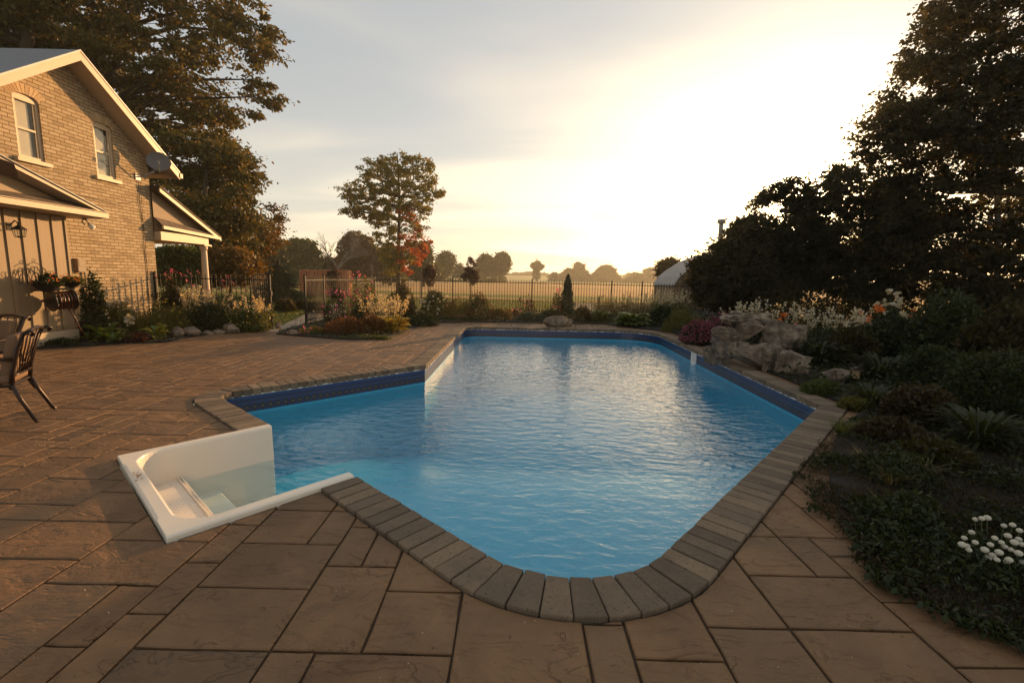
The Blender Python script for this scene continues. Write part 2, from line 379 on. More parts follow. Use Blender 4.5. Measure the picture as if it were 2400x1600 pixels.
def mk_liner():
    m, nt = mat_new('vinyl_liner'); t = NT(nt); p = t.pos(); z = t.n('ShaderNodeSeparateXYZ', {0: p}).outputs[2]
    uv = t.n('ShaderNodeUVMap'); uv.uv_map = 'UVMap'; u = t.n('ShaderNodeSeparateXYZ', {0: uv.outputs[0]}).outputs[0]
    blue = t.mix(t.noise(p, 3, 5, .7), (.022,.33,.53), (.06,.48,.66))
    blue = t.mix(t.math('MULTIPLY', t.noise(p, 26, 4, .7), .5), blue, (.015,.22,.41))
    band = t.mix(t.noise(p, 30, 3), (.006,.020,.085), (.010,.035,.13))
    # diamond border: row of dark lozenges along the wall
    q = t.math('ABSOLUTE', t.math('SUBTRACT', t.math('FRACT', t.math('MULTIPLY', u, 1/.10)), .5))
    zz = t.math('ABSOLUTE', t.math('DIVIDE', t.math('ADD', z, .235), .055))
    loz = t.math('LESS_THAN', t.math('ADD', t.math('MULTIPLY', q, 1.7), zz), 1.0)
    loz2 = t.math('LESS_THAN', t.math('ADD', t.math('MULTIPLY', q, 1.7), zz), .45)
    lo = t.math('GREATER_THAN', z, -.298)
    c = t.mix(lo, blue, band)
    c = t.mix(loz, c, (.020,.018,.022)); c = t.mix(loz2, c, (.07,.055,.05))
    for z0, z1, col in ((-.150, -.138, (.02,.02,.03)), (-.10, -.085, (.02,.07,.20)), (-.175, -.165, (.04,.07,.14))):
        f = t.math('MULTIPLY', t.math('GREATER_THAN', z, z0), t.math('LESS_THAN', z, z1)); c = t.mix(f, c, col)
    t.out(t.pbr(c, .3, t.bump(t.noise(p, 4, 2), .2, .02), spec=.6)); return m
M['liner'] = mk_liner()
def mk_water():
    m, nt = mat_new('pool_water'); t = NT(nt); p = t.pos()
    mp = t.n('ShaderNodeMapping', {0: p}); mp.inputs['Rotation'].default_value = (0, 0, R(14)); mp.inputs['Scale'].default_value = (.75, 1.35, 1)
    a = t.noise(mp.outputs[0], 6.0, 3, .5, .35); b = t.noise(mp.outputs[0], 13.0, 2, .5, .5)
    c = t.noise(p, .55, 2, .5)
    h = t.math('ADD', a, t.math('MULTIPLY', b, .22))
    h = t.math('MULTIPLY', h, t.math('ADD', .55, t.math('MULTIPLY', c, .9)))
    n = t.bump(h, 1.0, .0165)
    fr = t.fres(.022, n)
    gl = t.n('ShaderNodeBsdfGlossy', {'Roughness': .03, 'Normal': n, 'Color': (1,1,1,1)}).outputs[0]
    tr = t.n('ShaderNodeBsdfTransparent', {'Color': (.86,.97,.99,1)}).outputs[0]
    t.out(t.n('ShaderNodeMixShader', {0: fr, 1: tr, 2: gl}).outputs[0]); return m
M['water'] = mk_water()
def mk_glass():
    m, nt = mat_new('window_glass'); t = NT(nt)
    fr = t.fres(.045)
    gl = t.n('ShaderNodeBsdfGlossy', {'Roughness': .02}).outputs[0]; tr = t.n('ShaderNodeBsdfTransparent', {'Color': (.9,.92,.9,1)}).outputs[0]
    t.out(t.n('ShaderNodeMixShader', {0: fr, 1: tr, 2: gl}).outputs[0]); return m
M['glass'] = mk_glass()
def mk_board():
    m, nt = mat_new('painted_boards'); t = NT(nt); p = t.pos()
    mp = t.n('ShaderNodeMapping', {0: p}); mp.inputs['Scale'].default_value = (30, 30, 1.2)
    g = t.noise(mp.outputs[0], 1, 4)
    t.out(t.pbr(t.mix(g, (.22,.145,.075), (.27,.185,.10)), .6, t.bump(g, .4, .004))); return m
M['board'] = mk_board()
def mk_bale():
    m, nt = mat_new('hay_bales'); t = NT(nt); p = t.n('ShaderNodeTexCoord').outputs['Object']
    mp = t.n('ShaderNodeMapping', {0: p}); mp.inputs['Scale'].default_value = (5, 5, .8)
    g = t.noise(mp.outputs[0], 1.6, 6, .7)
    t.out(t.pbr(t.ramp(g, [(.3, (.20,.07,.035)), (.55, (.42,.17,.08)), (.8, (.52,.25,.12))]), .95, t.bump(g, 1, .08))); return m
M['bale'] = mk_bale()

# ================================================================== SETTING
def fillet(pts, rad, seg=8):
    out = []; n = len(pts)
    for i, p in enumerate(pts):
        r = rad[i]
        if r <= 0 or i in (0, n-1): out.append(Vector(p)); continue
        p = Vector(p); a = (Vector(pts[i-1])-p); b = (Vector(pts[i+1])-p); a.normalize(); b.normalize()
        h = a.angle(b)/2; t = r/math.tan(h); q0 = p+a*t; q1 = p+b*t; c = p+(a+b).normalized()*(r/math.sin(h))
        v0 = q0-c; v1 = q1-c; A = math.atan2(v0.y, v0.x); B = math.atan2(v1.y, v1.x); dA = (B-A+math.pi) % (2*math.pi)-math.pi
        for k in range(seg+1):
            t_ = A+dA*k/seg; out.append(Vector((c.x+r*math.cos(t_), c.y+r*math.sin(t_))))
    return out
# step unit frame: P0 rear left corner, U along its back, V towards the water
P0 = Vector((-3.32, 3.67)); U = Vector((.743, -.669)).normalized(); V = Vector((-U.y, U.x)); SWID, SLEN = 1.755, 1.20
def ST(s, w): q = P0+U*s+V*w; return (q.x, q.y)
Fp = Vector(ST(SWID, SLEN)); Gp = Vector(ST(0, SLEN))
PV = [tuple(Fp), (1.0-.40, 3.43-1.62), (4.12, 5.86), (4.47, 14.50), (-1.50, 14.42), (-1.55, 8.0), (-3.86, 5.72), tuple(Gp)]
# near corner: intersection of the leg's end line (through F along U) with its right side
dR = Vector((4.12-1.23, 5.86-2.78)); 
den = U.x*(-dR.y)-U.y*(-dR.x); bx = 1.23-Fp.x; by = 2.78-Fp.y
tt = (bx*(-dR.y)-by*(-dR.x))/den; PV[1] = tuple(Fp+U*tt)
PVR = [0, .75, .06, 1.1, .50, 0.0, .28, 0]
inner = fillet([Vector(p) for p in PV], PVR, 10)
# resample with equal steps but keep sharp vertices
def resample(path, step):
    out = [path[0]]
    for a, b in zip(path, path[1:]):
        L = (b-a).length; k = max(1, int(L/step)) if L > step*1.5 else 1
        for j in range(1, k+1): out.append(a.lerp(b, j/k))
    return out
def offset_path(path, d, closed=False):
    out = []; n = len(path)
    for i, p in enumerate(path):
        a = (p-path[i-1]).normalized() if i > 0 else None; b = (path[i+1]-p).normalized() if i < n-1 else None
        if a is None: a = b
        if b is None: b = a
        na = Vector((a.y, -a.x)); nb = Vector((b.y, -b.x)); m = (na+nb).normalized(); out.append(p+m*(d/max(.3, m.dot(na))))
    return out
cut_poly = [tuple(p) for p in offset_path(inner, .280)] + [ST(-.012, 0), ST(-.012, -.012), ST(SWID+.012, -.012)]

# ground: one sheet to the horizon with a hole for the pool
m = MB(); m.sheet([[(-2500,-300),(2500,-300),(2500,3500),(-2500,3500)], cut_poly], -.06)
m.build('ground', M['ground'], kind='structure')
# bedding sheet between the paving stones
joint = simple('joint_sand', (.060,.038,.023), .95, .35, 30, .8, .004)
DECK = [(-13,-4),(5.6,-4),(5.6,16.7),(-4.4,16.7),(-4.4,12.0),(-13,12.2)]
m = MB(); m.sheet([DECK, cut_poly], -.016); m.build('patio_joints', joint, kind='structure')
# stamped ashlar slabs
def slabs():
    rng = random.Random(5); u = .195; x0, y0, x1, y1 = -12.9, -.6, 5.6, 16.6
    nx = int((x1-x0)/u); ny = int((y1-y0)/u); used = [[False]*ny for _ in range(nx)]; mb = MB()
    sizes = [(3,2),(2,2),(2,1),(1,2),(3,2),(2,3),(3,2),(2,2),(3,3)]
    from mathutils.geometry import intersect_point_tri_2d
    for j in range(ny):
        for i in range(nx):
            if used[i][j]: continue
            opts = sizes[:]; rng.shuffle(opts)
            for w, h in opts+[(1,1)]:
                if i+w <= nx and j+h <= ny and all(not used[a][b] for a in range(i, i+w) for b in range(j, j+h)):
                    break
            for a in range(i, i+w):
                for b in range(j, j+h): used[a][b] = True
            g = .0062; X0 = x0+i*u+g; X1 = x0+(i+w)*u-g; Y0 = y0+j*u+g; Y1 = y0+(j+h)*u-g
            if Y0 > 11.9 and X1 < -4.4: continue
            jz = rng.uniform(-.0015, .0015)
            # slightly irregular outline and a rounded arris
            def edge(a, b, k=3):
                return [(a[0]+(b[0]-a[0])*q/k+rng.uniform(-.003, .003), a[1]+(b[1]-a[1])*q/k+rng.uniform(-.003, .003)) for q in range(k)]
            cs = [(X0,Y0),(X1,Y0),(X1,Y1),(X0,Y1)]; o = []
            for q in range(4): o += edge(cs[q], cs[(q+1) % 4])
            cx, cy = (X0+X1)/2, (Y0+Y1)/2; n = len(o)
            def ins(p, d): return (p[0]+(d if p[0] < cx else -d)*min(1, abs(p[0]-cx)*6/(X1-X0)), p[1]+(d if p[1] < cy else -d)*min(1, abs(p[1]-cy)*6/(Y1-Y0)))
            r0 = [(x, y, -.05) for x, y in o]; r1 = [(x, y, -.005+jz) for x, y in o]; r2 = [(*ins(p, .006), jz) for p in o]
            fs = [tuple(range(n))[::-1]]
            for k in range(2): fs += [(k*n+q, k*n+(q+1) % n, (k+1)*n+(q+1) % n, (k+1)*n+q) for q in range(n)]
            fs.append(tuple(2*n+q for q in range(n)))
            mb.add(r0+r1+r2, fs)
    o = mb.build('patio', M['slab'], kind='structure')
    c = MB(); c.prism(cut_poly, -.5, .5); co = c.build('cutter_tmp', joint)
    b = o.modifiers.new('cut', 'BOOLEAN'); b.operation = 'DIFFERENCE'; b.object = co; b.solver = 'EXACT'
    bpy.context.view_layer.update()
    dg = bpy.context.evaluated_depsgraph_get(); me = bpy.data.meshes.new_from_object(o.evaluated_get(dg)); o.modifiers.clear(); o.data = me
    bpy.data.objects.remove(co)
slabs()

# coping: one paving stone after another round the pool
def coping():
    rng = random.Random(2); mb = MB(); keys = [Vector(p) for p in PV]
    path = offset_path(inner, -.02); step = .122
    # split at the sharp corners A and D so that joints are mitred there
    segs = []; cur = [path[0]]
    def near(p, k): return (p-keys[k]).length < .10
    ia = min(range(len(inner)), key=lambda i: (inner[i]-keys[5]).length)
    outer = offset_path(path, .29)
    for lo, hi in ((0, ia), (ia, len(path)-1)):
        L = [0]
        for i in range(lo, hi): L.append(L[-1]+(path[i+1]-path[i]).length)
        tot = L[-1]; n = round(tot/step)
        def atl(l):
            l = max(0, min(tot, l))
            for i in range(len(L)-1):
                if l <= L[i+1]+1e-9:
                    f = (l-L[i])/(L[i+1]-L[i]); a, b = lo+i, lo+i+1
                    d = (path[b]-path[a]).normalized(); nr = Vector((d.y, -d.x)); p = path[a].lerp(path[b], f)
                    return p, nr, d
        miter = .32*math.tan(abs((keys[6]-keys[5]).angle(keys[4]-keys[5]))/2)
        miter = .29/math.tan((keys[6]-keys[5]).angle(keys[4]-keys[5])/2)
        ls = [tot*k/n for k in range(n+1)]
        # smoothed outer positions
        def outp(l):
            p, nr, d = atl(l)
            q = p+nr*.29
            e = .10; pa, na, _ = atl(l-e); pb, nb, _ = atl(l+e); nr2 = (na+nb+nr).normalized(); q = p+nr2*(.29/max(.8, nr2.dot(nr)))
            if lo == ia and l < miter: q = atl(0)[0]+atl(.01)[1]*.29+atl(.01)[2]*miter
            if hi == ia and tot-l < miter: q = atl(tot)[0]+atl(tot-.01)[1]*.29-atl(tot-.01)[2]*miter
            return q
        g = .0045
        for k in range(n):
            a, b = ls[k], ls[k+1]
            pa = atl(a+g)[0]; pb = atl(b-g)[0]; qa = outp(a); qb = outp(b)
            if (qb-qa).length > .02:
                dd = (qb-qa).normalized(); qa = qa+dd*g; qb = qb-dd*g
            z = .022+rng.uniform(-.003, .003); nose = (qa-pa).normalized()*.0
            ring = [pa, pb, qb, qa] if (qb-qa).length > .015 else [pa, pb, (qa+qb)/2]
            j = [Vector((rng.uniform(-.004,.004), rng.uniform(-.004,.004))) for _ in ring]
            ring = [p+q for p, q in zip(ring, j)]; m_ = len(ring)
            vs = [(p.x, p.y, -.065) for p in ring]+[(p.x, p.y, z) for p in ring]
            mb.add(vs, [tuple(range(m_))[::-1], tuple(m_+i for i in range(m_))]+[(i, (i+1) % m_, m_+(i+1) % m_, m_+i) for i in range(m_)])
    mb.build('pool_coping', M['cope'], bevel=.007, kind='structure')
    # mortar under/between the coping stones
    mb = MB(); q = offset_path(inner, .265); p = offset_path(inner, .0)
    n = len(p); mb.add([(a.x, a.y, .004) for a in p]+[(a.x, a.y, .004) for a in q], [(i, i+1, n+i+1, n+i) for i in range(n-1)])
    mb.build('coping_mortar', joint, kind='structure', fixn=False)
coping()

WL = -.315
def pool():
    path = resample(inner, .3); n = len(path); L = [0]
    for a, b in zip(path, path[1:]): L.append(L[-1]+(b-a).length)
    zs = [-.02, -.33, -2.7]; me = bpy.data.meshes.new('pool_wall'); vs = []; uv = []
    for z in zs:
        for i, p in enumerate(path): vs.append((p.x, p.y, z)); uv.append((L[i], z))
    fs = [(k*n+i, k*n+i+1, (k+1)*n+i+1, (k+1)*n+i) for k in range(len(zs)-1) for i in range(n-1)]
    me.from_pydata(vs, [], fs); ul = me.uv_layers.new(name='UVMap')
    for lp in me.loops: ul.data[lp.index].uv = uv[lp.vertex_index]
    me.materials.append(M['liner']); put(bpy.data.objects.new('pool_wall', me), kind='structure')
    # floor: shallow leg, sloping to the deep end
    mb = MB(); xs = np.linspace(-5, 5.2, 24); ys = np.linspace(1, 15.5, 34)
    for y in ys:
        for x in xs:
            t = min(1, max(0, (y-5.5)/4.0)); t = t*t*(3-2*t); mb.v.append((x, y, -1.05-.9*t))
    nx = len(xs); mb.f = [(j*nx+i, j*nx+i+1, (j+1)*nx+i+1, (j+1)*nx+i) for j in range(len(ys)-1) for i in range(nx-1)]
    o = mb.build('pool_floor', M['liner'], smooth=True, kind='structure'); o.data.uv_layers.new(name='UVMap')
    # white coping track just under the stones
    mb = MB(); a = offset_path(inner, -.018); b = offset_path(inner, -.001); m_ = len(a)
    mb.add([(p.x, p.y, -.052) for p in b]+[(p.x, p.y, -.052) for p in a]+[(p.x, p.y, -.066) for p in a]+[(p.x, p.y, -.066) for p in b],
           [(k*m_+i, k*m_+i+1, (k+1)*m_+i+1, (k+1)*m_+i) for k in range(3) for i in range(m_-1)])
    mb.build('liner_track', M['white'], kind='structure')
    wp = [tuple(p) for p in offset_path(inner, .001)]+[ST(.04, SLEN), ST(.04, .04), ST(SWID-.04, .04), ST(SWID-.04, SLEN)]
    mb = MB(); mb.sheet([wp], WL); mb.build('water', M['water'], kind='structure', fixn=False)
pool()

def steps():
    t = thing('pool_steps', 'white moulded fibreglass steps set into the near left corner of the pool', 'pool steps', (P0.x, P0.y, 0))
    f = .10; r = .20
    inn = [Vector((f, SLEN)), Vector((f, f)), Vector((SWID-f, f)), Vector((SWID-f, SLEN))]
    ip = fillet(inn, [0, r, r, 0], 8); n = len(ip)
    def w3(s, w, z): q = ST(s, w); return (q[0], q[1], z)
    # rim: outer rectangle to inner outline, with a rolled inner lip and an outer skirt
    def outer_of(p):
        s, w = p
        if s <= f+1e-6: return (0, w)
        if s >= SWID-f-1e-6: return (SWID, w)
        if w <= f+1e-6: return (s, 0)
        # corner arc: project from the arc centre to the outer rectangle
        cx = f+r if s < SWID/2 else SWID-f-r; cy = f+r; dx, dy = s-cx, w-cy
        tx = ((0 if s < SWID/2 else SWID)-cx)/dx if abs(dx) > 1e-6 else 9e9; ty = (0-cy)/dy if abs(dy) > 1e-6 else 9e9
        k = min(tx, ty); return (cx+dx*k, cy+dy*k)
    op = [outer_of(p) for p in ip]
    # make sure both outer corners exist
    full_i, full_o = [], []
    for i, (a, b) in enumerate(zip(ip, op)):
        if i and ((op[i-1][0] < 1e-4 and b[1] < 1e-4 and op[i-1][1] > 1e-4) ): full_i.append(a); full_o.append((0, 0))
        if i and (op[i-1][1] < 1e-4 and b[0] > SWID-1e-4 and b[1] > 1e-4): full_i.append(ip[i-1]); full_o.append((SWID, 0))
        full_i.append(a); full_o.append(b)
    n = len(full_i); mb = MB(); rows = []
    prof = [('o', 0, -.06), ('o', .0, .026), ('o', .014, .038), ('i', -.02, .040), ('i', -.006, .034), ('i', 0, .016), ('i', .012, -.3), ('i', .03, -1.3)]
    cen = Vector((SWID/2, SLEN))
    for k, d, z in prof:
        for a, b in zip(full_i, full_o):
            p = Vector(b) if k == 'o' else Vector(a); dirn = Vector((cen.x-p.x, 0)) if abs(cen.x-p.x) > SWID/2-.25 else Vector((0, 1))
            dirn = dirn.normalized(); q = p+dirn*d
            mb.v.append(w3(q.x, q.y, z))
    m_ = len(prof); mb.f = [(k*n+i, k*n+i+1, (k+1)*n+i+1, (k+1)*n+i) for k in range(m_-1) for i in range(n-1)]
    # close the two ends at the water
    mb.f += [tuple(k*n for k in range(m_)), tuple(k*n+n-1 for k in range(m_))[::-1]]
    mb.build('shell', M['fiber'], t, smooth=False, bevel=.006)
    # treads (dry top one has a lozenge grip)
    grip, nt = mat_new('lozenge_grip'); g = NT(nt); p = g.n('ShaderNodeTexCoord').outputs['Object']
    mp = g.n('ShaderNodeMapping', {0: p}); mp.inputs['Rotation'].default_value = (0, 0, math.atan2(U.y, U.x)+R(90)); mp.inputs['Scale'].default_value = (1, 1, 1)
    sx = g.n('ShaderNodeSeparateXYZ', {0: p}); a_ = math.atan2(U.y, U.x)
    su = g.math('ADD', g.math('MULTIPLY', sx.outputs[0], U.x), g.math('MULTIPLY', sx.outputs[1], U.y))
    sv = g.math('ADD', g.math('MULTIPLY', sx.outputs[0], V.x), g.math('MULTIPLY', sx.outputs[1], V.y))
    l1 = g.math('ABSOLUTE', g.math('SUBTRACT', g.math('FRACT', g.math('MULTIPLY', g.math('ADD', su, g.math('MULTIPLY', sv, 1.0)), 22)), .5))
    l2 = g.math('ABSOLUTE', g.math('SUBTRACT', g.math('FRACT', g.math('MULTIPLY', g.math('SUBTRACT', su, g.math('MULTIPLY', sv, 1.0)), 22)), .5))
    hh = g.math('MAXIMUM', g.math('GREATER_THAN', l1, .38), g.math('GREATER_THAN', l2, .38))
    g.out(g.pbr(g.mix(hh, (.62,.55,.46), (.80,.75,.68)), .4, g.bump(hh, 1.0, .006)))
    tr = [(f, .42, -.265, True), (.42, .70, -.47, False), (.70, .98, -.69, False)]
    for w0, w1, z, gr in tr:
        mb = MB(); vs = [w3(.06, w0-.05, z), w3(SWID-.06, w0-.05, z), w3(SWID-.06, w1, z), w3(.06, w1, z)]; vb = [(x, y, -1.3) for x, y, _ in vs]
        mb.add(vs+vb, [(0,1,2,3),(4,7,6,5),(0,4,5,1),(1,5,6,2),(2,6,7,3),(3,7,4,0)])
        st = mb.build('tread', M['fiber'], t, bevel=.02)
        if gr:
            mb = MB(); mb.add([w3(.13, w0, z+.003), w3(SWID-.13, w0, z+.003), w3(SWID-.13, w1-.05, z+.003), w3(.13, w1-.05, z+.003)], [(0,1,2,3)])
            mb.build('grip_panel', grip, st)
            mb = MB(); mb.bar(w3(.10, w1-.035, z+.008), w3(SWID-.10, w1-.035, z+.008), .012, .012); mb.bar(w3(.10, w1-.012, z+.008), w3(SWID-.10, w1-.012, z+.008), .012, .012); mb.build('nosing', M['fiber'], st, bevel=.003)
    # leaf litter stain on the rim
    mb = MB(); rg = random.Random(3)
    for _ in range(26):
        s = .62+rg.gauss(0, .05); w = .045+rg.gauss(0, .012); a = rg.uniform(0, 6); z = .0425+rg.uniform(0, .002); q = .008
        mb.add([w3(s+q*math.cos(a+k*2.1), w+q*math.sin(a+k*2.1), z) for k in range(3)], [(0,1,2)])
    mb.build('leaf_debris', simple('dry_leaf', (.30,.08,.02), .8), t, fixn=False)
steps()
# skimmer face on the far right wall
def skimmer():
    Y = 10.6; x = 4.12+(4.47-4.12)*(Y-5.86)/(14.5-5.86)
    t = thing('skimmer', 'white slotted skimmer plate in the blue pool wall left of the rocks', 'skimmer', (x, Y, -.2))
    mb = MB(); mb.box((x-.03, Y-.14, -.31), (x-.004, Y-.10, -.07)); mb.box((x-.03, Y+.10, -.31), (x-.004, Y+.14, -.07)); mb.box((x-.03, Y-.10, -.105), (x-.004, Y+.10, -.07)); mb.box((x-.03, Y-.10, -.345), (x-.004, Y+.10, -.29))
    mb.build('face_plate', M['white'], t, bevel=.004)
    mb = MB()
    for k in range(6): mb.box((x-.022, Y-.095+k*.035, -.29), (x-.008, Y-.08+k*.035, -.105))
    mb.build('grille', M['white'], t)
skimmer()

# ---- beds and paths
def bed(name, pts, z=.03, seed=0, mat='soil'):
    rg = random.Random(seed); out = []; n = len(pts)
    for i in range(n):
        a = Vector(pts[i]); b = Vector(pts[(i+1) % n]); k = max(1, int((b-a).length/.35))
        for j in range(k):
            p = a.lerp(b, j/k); out.append((p.x+rg.uniform(-.03, .03), p.y+rg.uniform(-.03, .03)))
    m = MB(); m.prism(out, -.055, z); m.build(name, M[mat], kind='structure')
BR = [(2.12,2.12),(2.55,1.66),(3.0,1.2),(3.75,-.6),(12,-.6),(24,6),(24,30),(3.2,30),(3.2,16.4),(4.2,15.1),(4.95,14.2),(4.86,11.9),(4.72,9.0),(4.48,5.95),(4.44,5.60),(4.0,5.2),(3.25,4.4),(2.75,3.72),(2.42,3.2),(2.36,2.75),(2.16,2.4)]
bed('soil_bed', BR, .035, 1)
BL = [(-9.44,8.6),(-8.9,9.1),(-8.4,9.65),(-7.66,10.0),(-7.75,10.9),(-7.6,11.6),(-7.0,12.0),(-6.95,13.1),(-9.88,12.9),(-9.88,9.8)]
bed('soil_bed', BL, .035, 2)
BP = [(-6.1,11.7),(-4.9,11.25),(-3.9,11.0),(-3.2,11.3),(-3.0,12.6),(-2.95,15.2),(-1.3,16.0),(3.2,16.3),(3.2,20.3),(-6.3,20.3),(-6.45,14.3),(-6.35,12.6)]
bed('soil_bed', BP, .035, 3)
m = MB(); m.sheet([[(-7.7,11.9),(-6.0,11.6),(-6.2,13),(-6.3,15),(-6.9,19),(-9,24),(-10.4,24),(-8.2,18),(-7.1,14),(-7.0,12.4)]], -.010); m.build('path', M['concrete'], kind='structure')
# pale mortar edging strip along the beds
def strip(pts, w, name='edging'):
    m = MB()
    for a, b in zip(pts, pts[1:]): m.bar((*a, -.012), (*b, -.012), w, .032)
    m.build(name, M['concrete'], kind='structure')

# ================================================================== FOLIAGE
def nrand(seed): return np.random.default_rng(seed)
def quads_obj(name, Vt, mat, parent=None, origin=None, k=4, **tg):
    """Vt: (N,k,3) leaf outlines"""
    N = len(Vt); o_ = np.array(wloc(parent) if parent else Vector(origin or (0,0,0)))
    co = (Vt-o_).reshape(-1, 3).astype(np.float32)
    me = bpy.data.meshes.new(name); me.vertices.add(N*k); me.vertices.foreach_set('co', co.ravel())
    me.loops.add(N*k); me.loops.foreach_set('vertex_index', np.arange(N*k, dtype=np.int32))
    me.polygons.add(N); me.polygons.foreach_set('loop_start', np.arange(0, N*k, k, dtype=np.int32)); me.polygons.foreach_set('loop_total', np.full(N, k, dtype=np.int32))
    me.update(calc_edges=True); me.materials.append(mat)
    o = bpy.data.objects.new(name, me)
    if not parent: o.location = Vector([float(q) for q in o_])
    return put(o, parent, **tg)
def unit(a): return a/np.maximum(1e-9, np.linalg.norm(a, axis=-1, keepdims=True))
def leaf_quads(P, size, rng, axis=None, spread=1.0, aspect=.55, jit=.35):
    N = len(P); d = rng.normal(size=(N, 3))
    if axis is not None: d = unit(axis+unit(d)*spread)
    d = unit(d); w = unit(np.cross(d, rng.normal(size=(N, 3))))
    s = size*(1+jit*rng.uniform(-1, 1, (N, 1)))
    w = w*s*aspect*.5; h = d*s*.5; mid = -h*.15
    return np.stack([P-h, P+mid+w, P+h, P+mid-w], 1)
def in_poly(poly, x, z):
    inside = np.zeros(len(x), bool); n = len(poly)
    for i in range(n):
        x0, z0 = poly[i]; x1, z1 = poly[(i+1) % n]
        c = ((z0 > z) != (z1 > z)) & (x < (x1-x0)*(z-z0)/((z1-z0) or 1e-9)+x0); inside ^= c
    return inside
def edge_dist(poly, x, z):
    d = np.full(len(x), 1e9); n = len(poly)
    for i in range(n):
        a = np.array(poly[i]); b = np.array(poly[(i+1) % n]); ab = b-a; t = np.clip(((x-a[0])*ab[0]+(z-a[1])*ab[1])/max(1e-9, ab@ab), 0, 1)
        d = np.minimum(d, np.hypot(x-(a[0]+t*ab[0]), z-(a[1]+t*ab[1])))
    return d
def crown_points(poly, Y, thick, n, rng, rcl):
    xs = [p[0] for p in poly]; zs = [p[1] for p in poly]; out = []
    got = 0
    while got < n:
        x = rng.uniform(min(xs), max(xs), n*3); z = rng.uniform(min(zs), max(zs), n*3)
        k = in_poly(poly, x, z); x, z = x[k], z[k]; d = edge_dist(poly, x, z); k = d > rcl*.55; x, z, d = x[k], z[k], d[k]
        th = thick*np.sqrt(np.clip(d/max(1e-6, thick), 0.03, 1)); y = Y+th*rng.uniform(-1, 1, len(x))
        out.append(np.stack([x, y, z], 1)); got += len(x)
    return np.concatenate(out)[:n]
def tree(label, outline, Y, thick, ncl, per, leaf, mat, trunk, tr, rcl, seed, name='tree', cat='tree', group=None, bark='bark', nbr=40, base=None, flat=.55, holes=0.0, aspect=.6, mats=None, up=0.0):
    """outline/trunk in measured points of the plane at distance Y"""
    rng = nrand(seed)
    poly = [(AT(x, y, Y).x, AT(x, y, Y).z) for x, y in outline]; poly = [(x, max(z, .05)) for x, z in poly]
    tp = [AT(x, y, Y) for x, y in trunk]; b = tp[0].copy(); b.z = -.05; tp = [b]+[p for p in tp if p.z > .25]
    t = thing(name, label, cat, (b.x, b.y, 0), group)
    cl = crown_points(poly, Y, thick, ncl, rng, rcl)
    if holes:   # drop clusters where a coarse noise is low: leaves gaps
        keep = np.array([noise.noise(Vector(c)*(.45/max(rcl, .2)*.5)+Vector((seed, 0, 0))) > -holes for c in cl]); cl = cl[keep]
    cr = rcl*rng.uniform(.6, 1.3, len(cl))
    P = np.repeat(cl, per, 0); r = np.repeat(cr, per)[:, None]
    off = unit(rng.normal(size=P.shape))*(rng.uniform(0, 1, (len(P), 1))**.5)*r; off[:, 2] *= flat
    off = off*np.where(rng.uniform(size=(len(P), 1)) < .16, rng.uniform(1.2, 2.0, (len(P), 1)), 1.0)
    P = P+off; ax = off.copy(); ax[:, 2] -= .3*r[:, 0]; ax[:, 2] += up*r[:, 0]
    P[:, 2] = np.maximum(P[:, 2], .03)
    ml = mats or [(mat, 1.0)]
    # colour groups follow whole limbs: pick by coarse noise on the cluster
    if len(ml) == 1:
        quads_obj('crown', leaf_quads(P, leaf, rng, unit(ax), 1.0, aspect), M[mat], t)
    else:
        sel = np.repeat(np.array([f(c) for f in [ml[1][1]] for c in cl]), per)
        quads_obj('crown', leaf_quads(P[~sel], leaf, rng, unit(ax[~sel]), 1.0, aspect), M[ml[0][0]], t)
        o = quads_obj('crown', leaf_quads(P[sel], leaf, rng, unit(ax[sel]), 1.0, aspect), M[ml[1][0]], t); o['label'] = ml[1][2]
    # trunk and limbs
    mb = MB(); n = len(tp); rad = [tr*(1-.75*i/(n-1))*(1.25 if i == 0 else 1) for i in range(n)]
    mb.tube(tp, rad, 9)
    idx = rng.permutation(len(cl))[:nbr]
    for i in idx:
        c = Vector(cl[i]); best = None
        for k in range(1, n):
            for f in (0, .33, .66):
                if k == n-1 and f > 0: continue
                q = tp[k] if f == 0 else tp[k].lerp(tp[k+1], f); s = (c-q).length + (2.0*max(0, q.z-c.z+.15*(c-q).length))
                if best is None or s < best[0]: best = (s, q, k)
        q = best[1]; L = (c-q).length; rr = max(.010, min(rad[best[2]]*.55, L*.022))
        mid = q.lerp(c, .5); mid.z += L*.10*rng.uniform(-.4, 1); mid.x += L*.06*rng.normal(); mid.y += L*.06*rng.normal()
        mb.tube([q, q.lerp(mid, .5)+Vector((0, 0, L*.02)), mid, mid.lerp(c, .55), c], [rr, rr*.8, rr*.6, rr*.35, rr*.15], 5, cap=False)
    mb.build('trunk', M[bark], t, smooth=True)
    return t
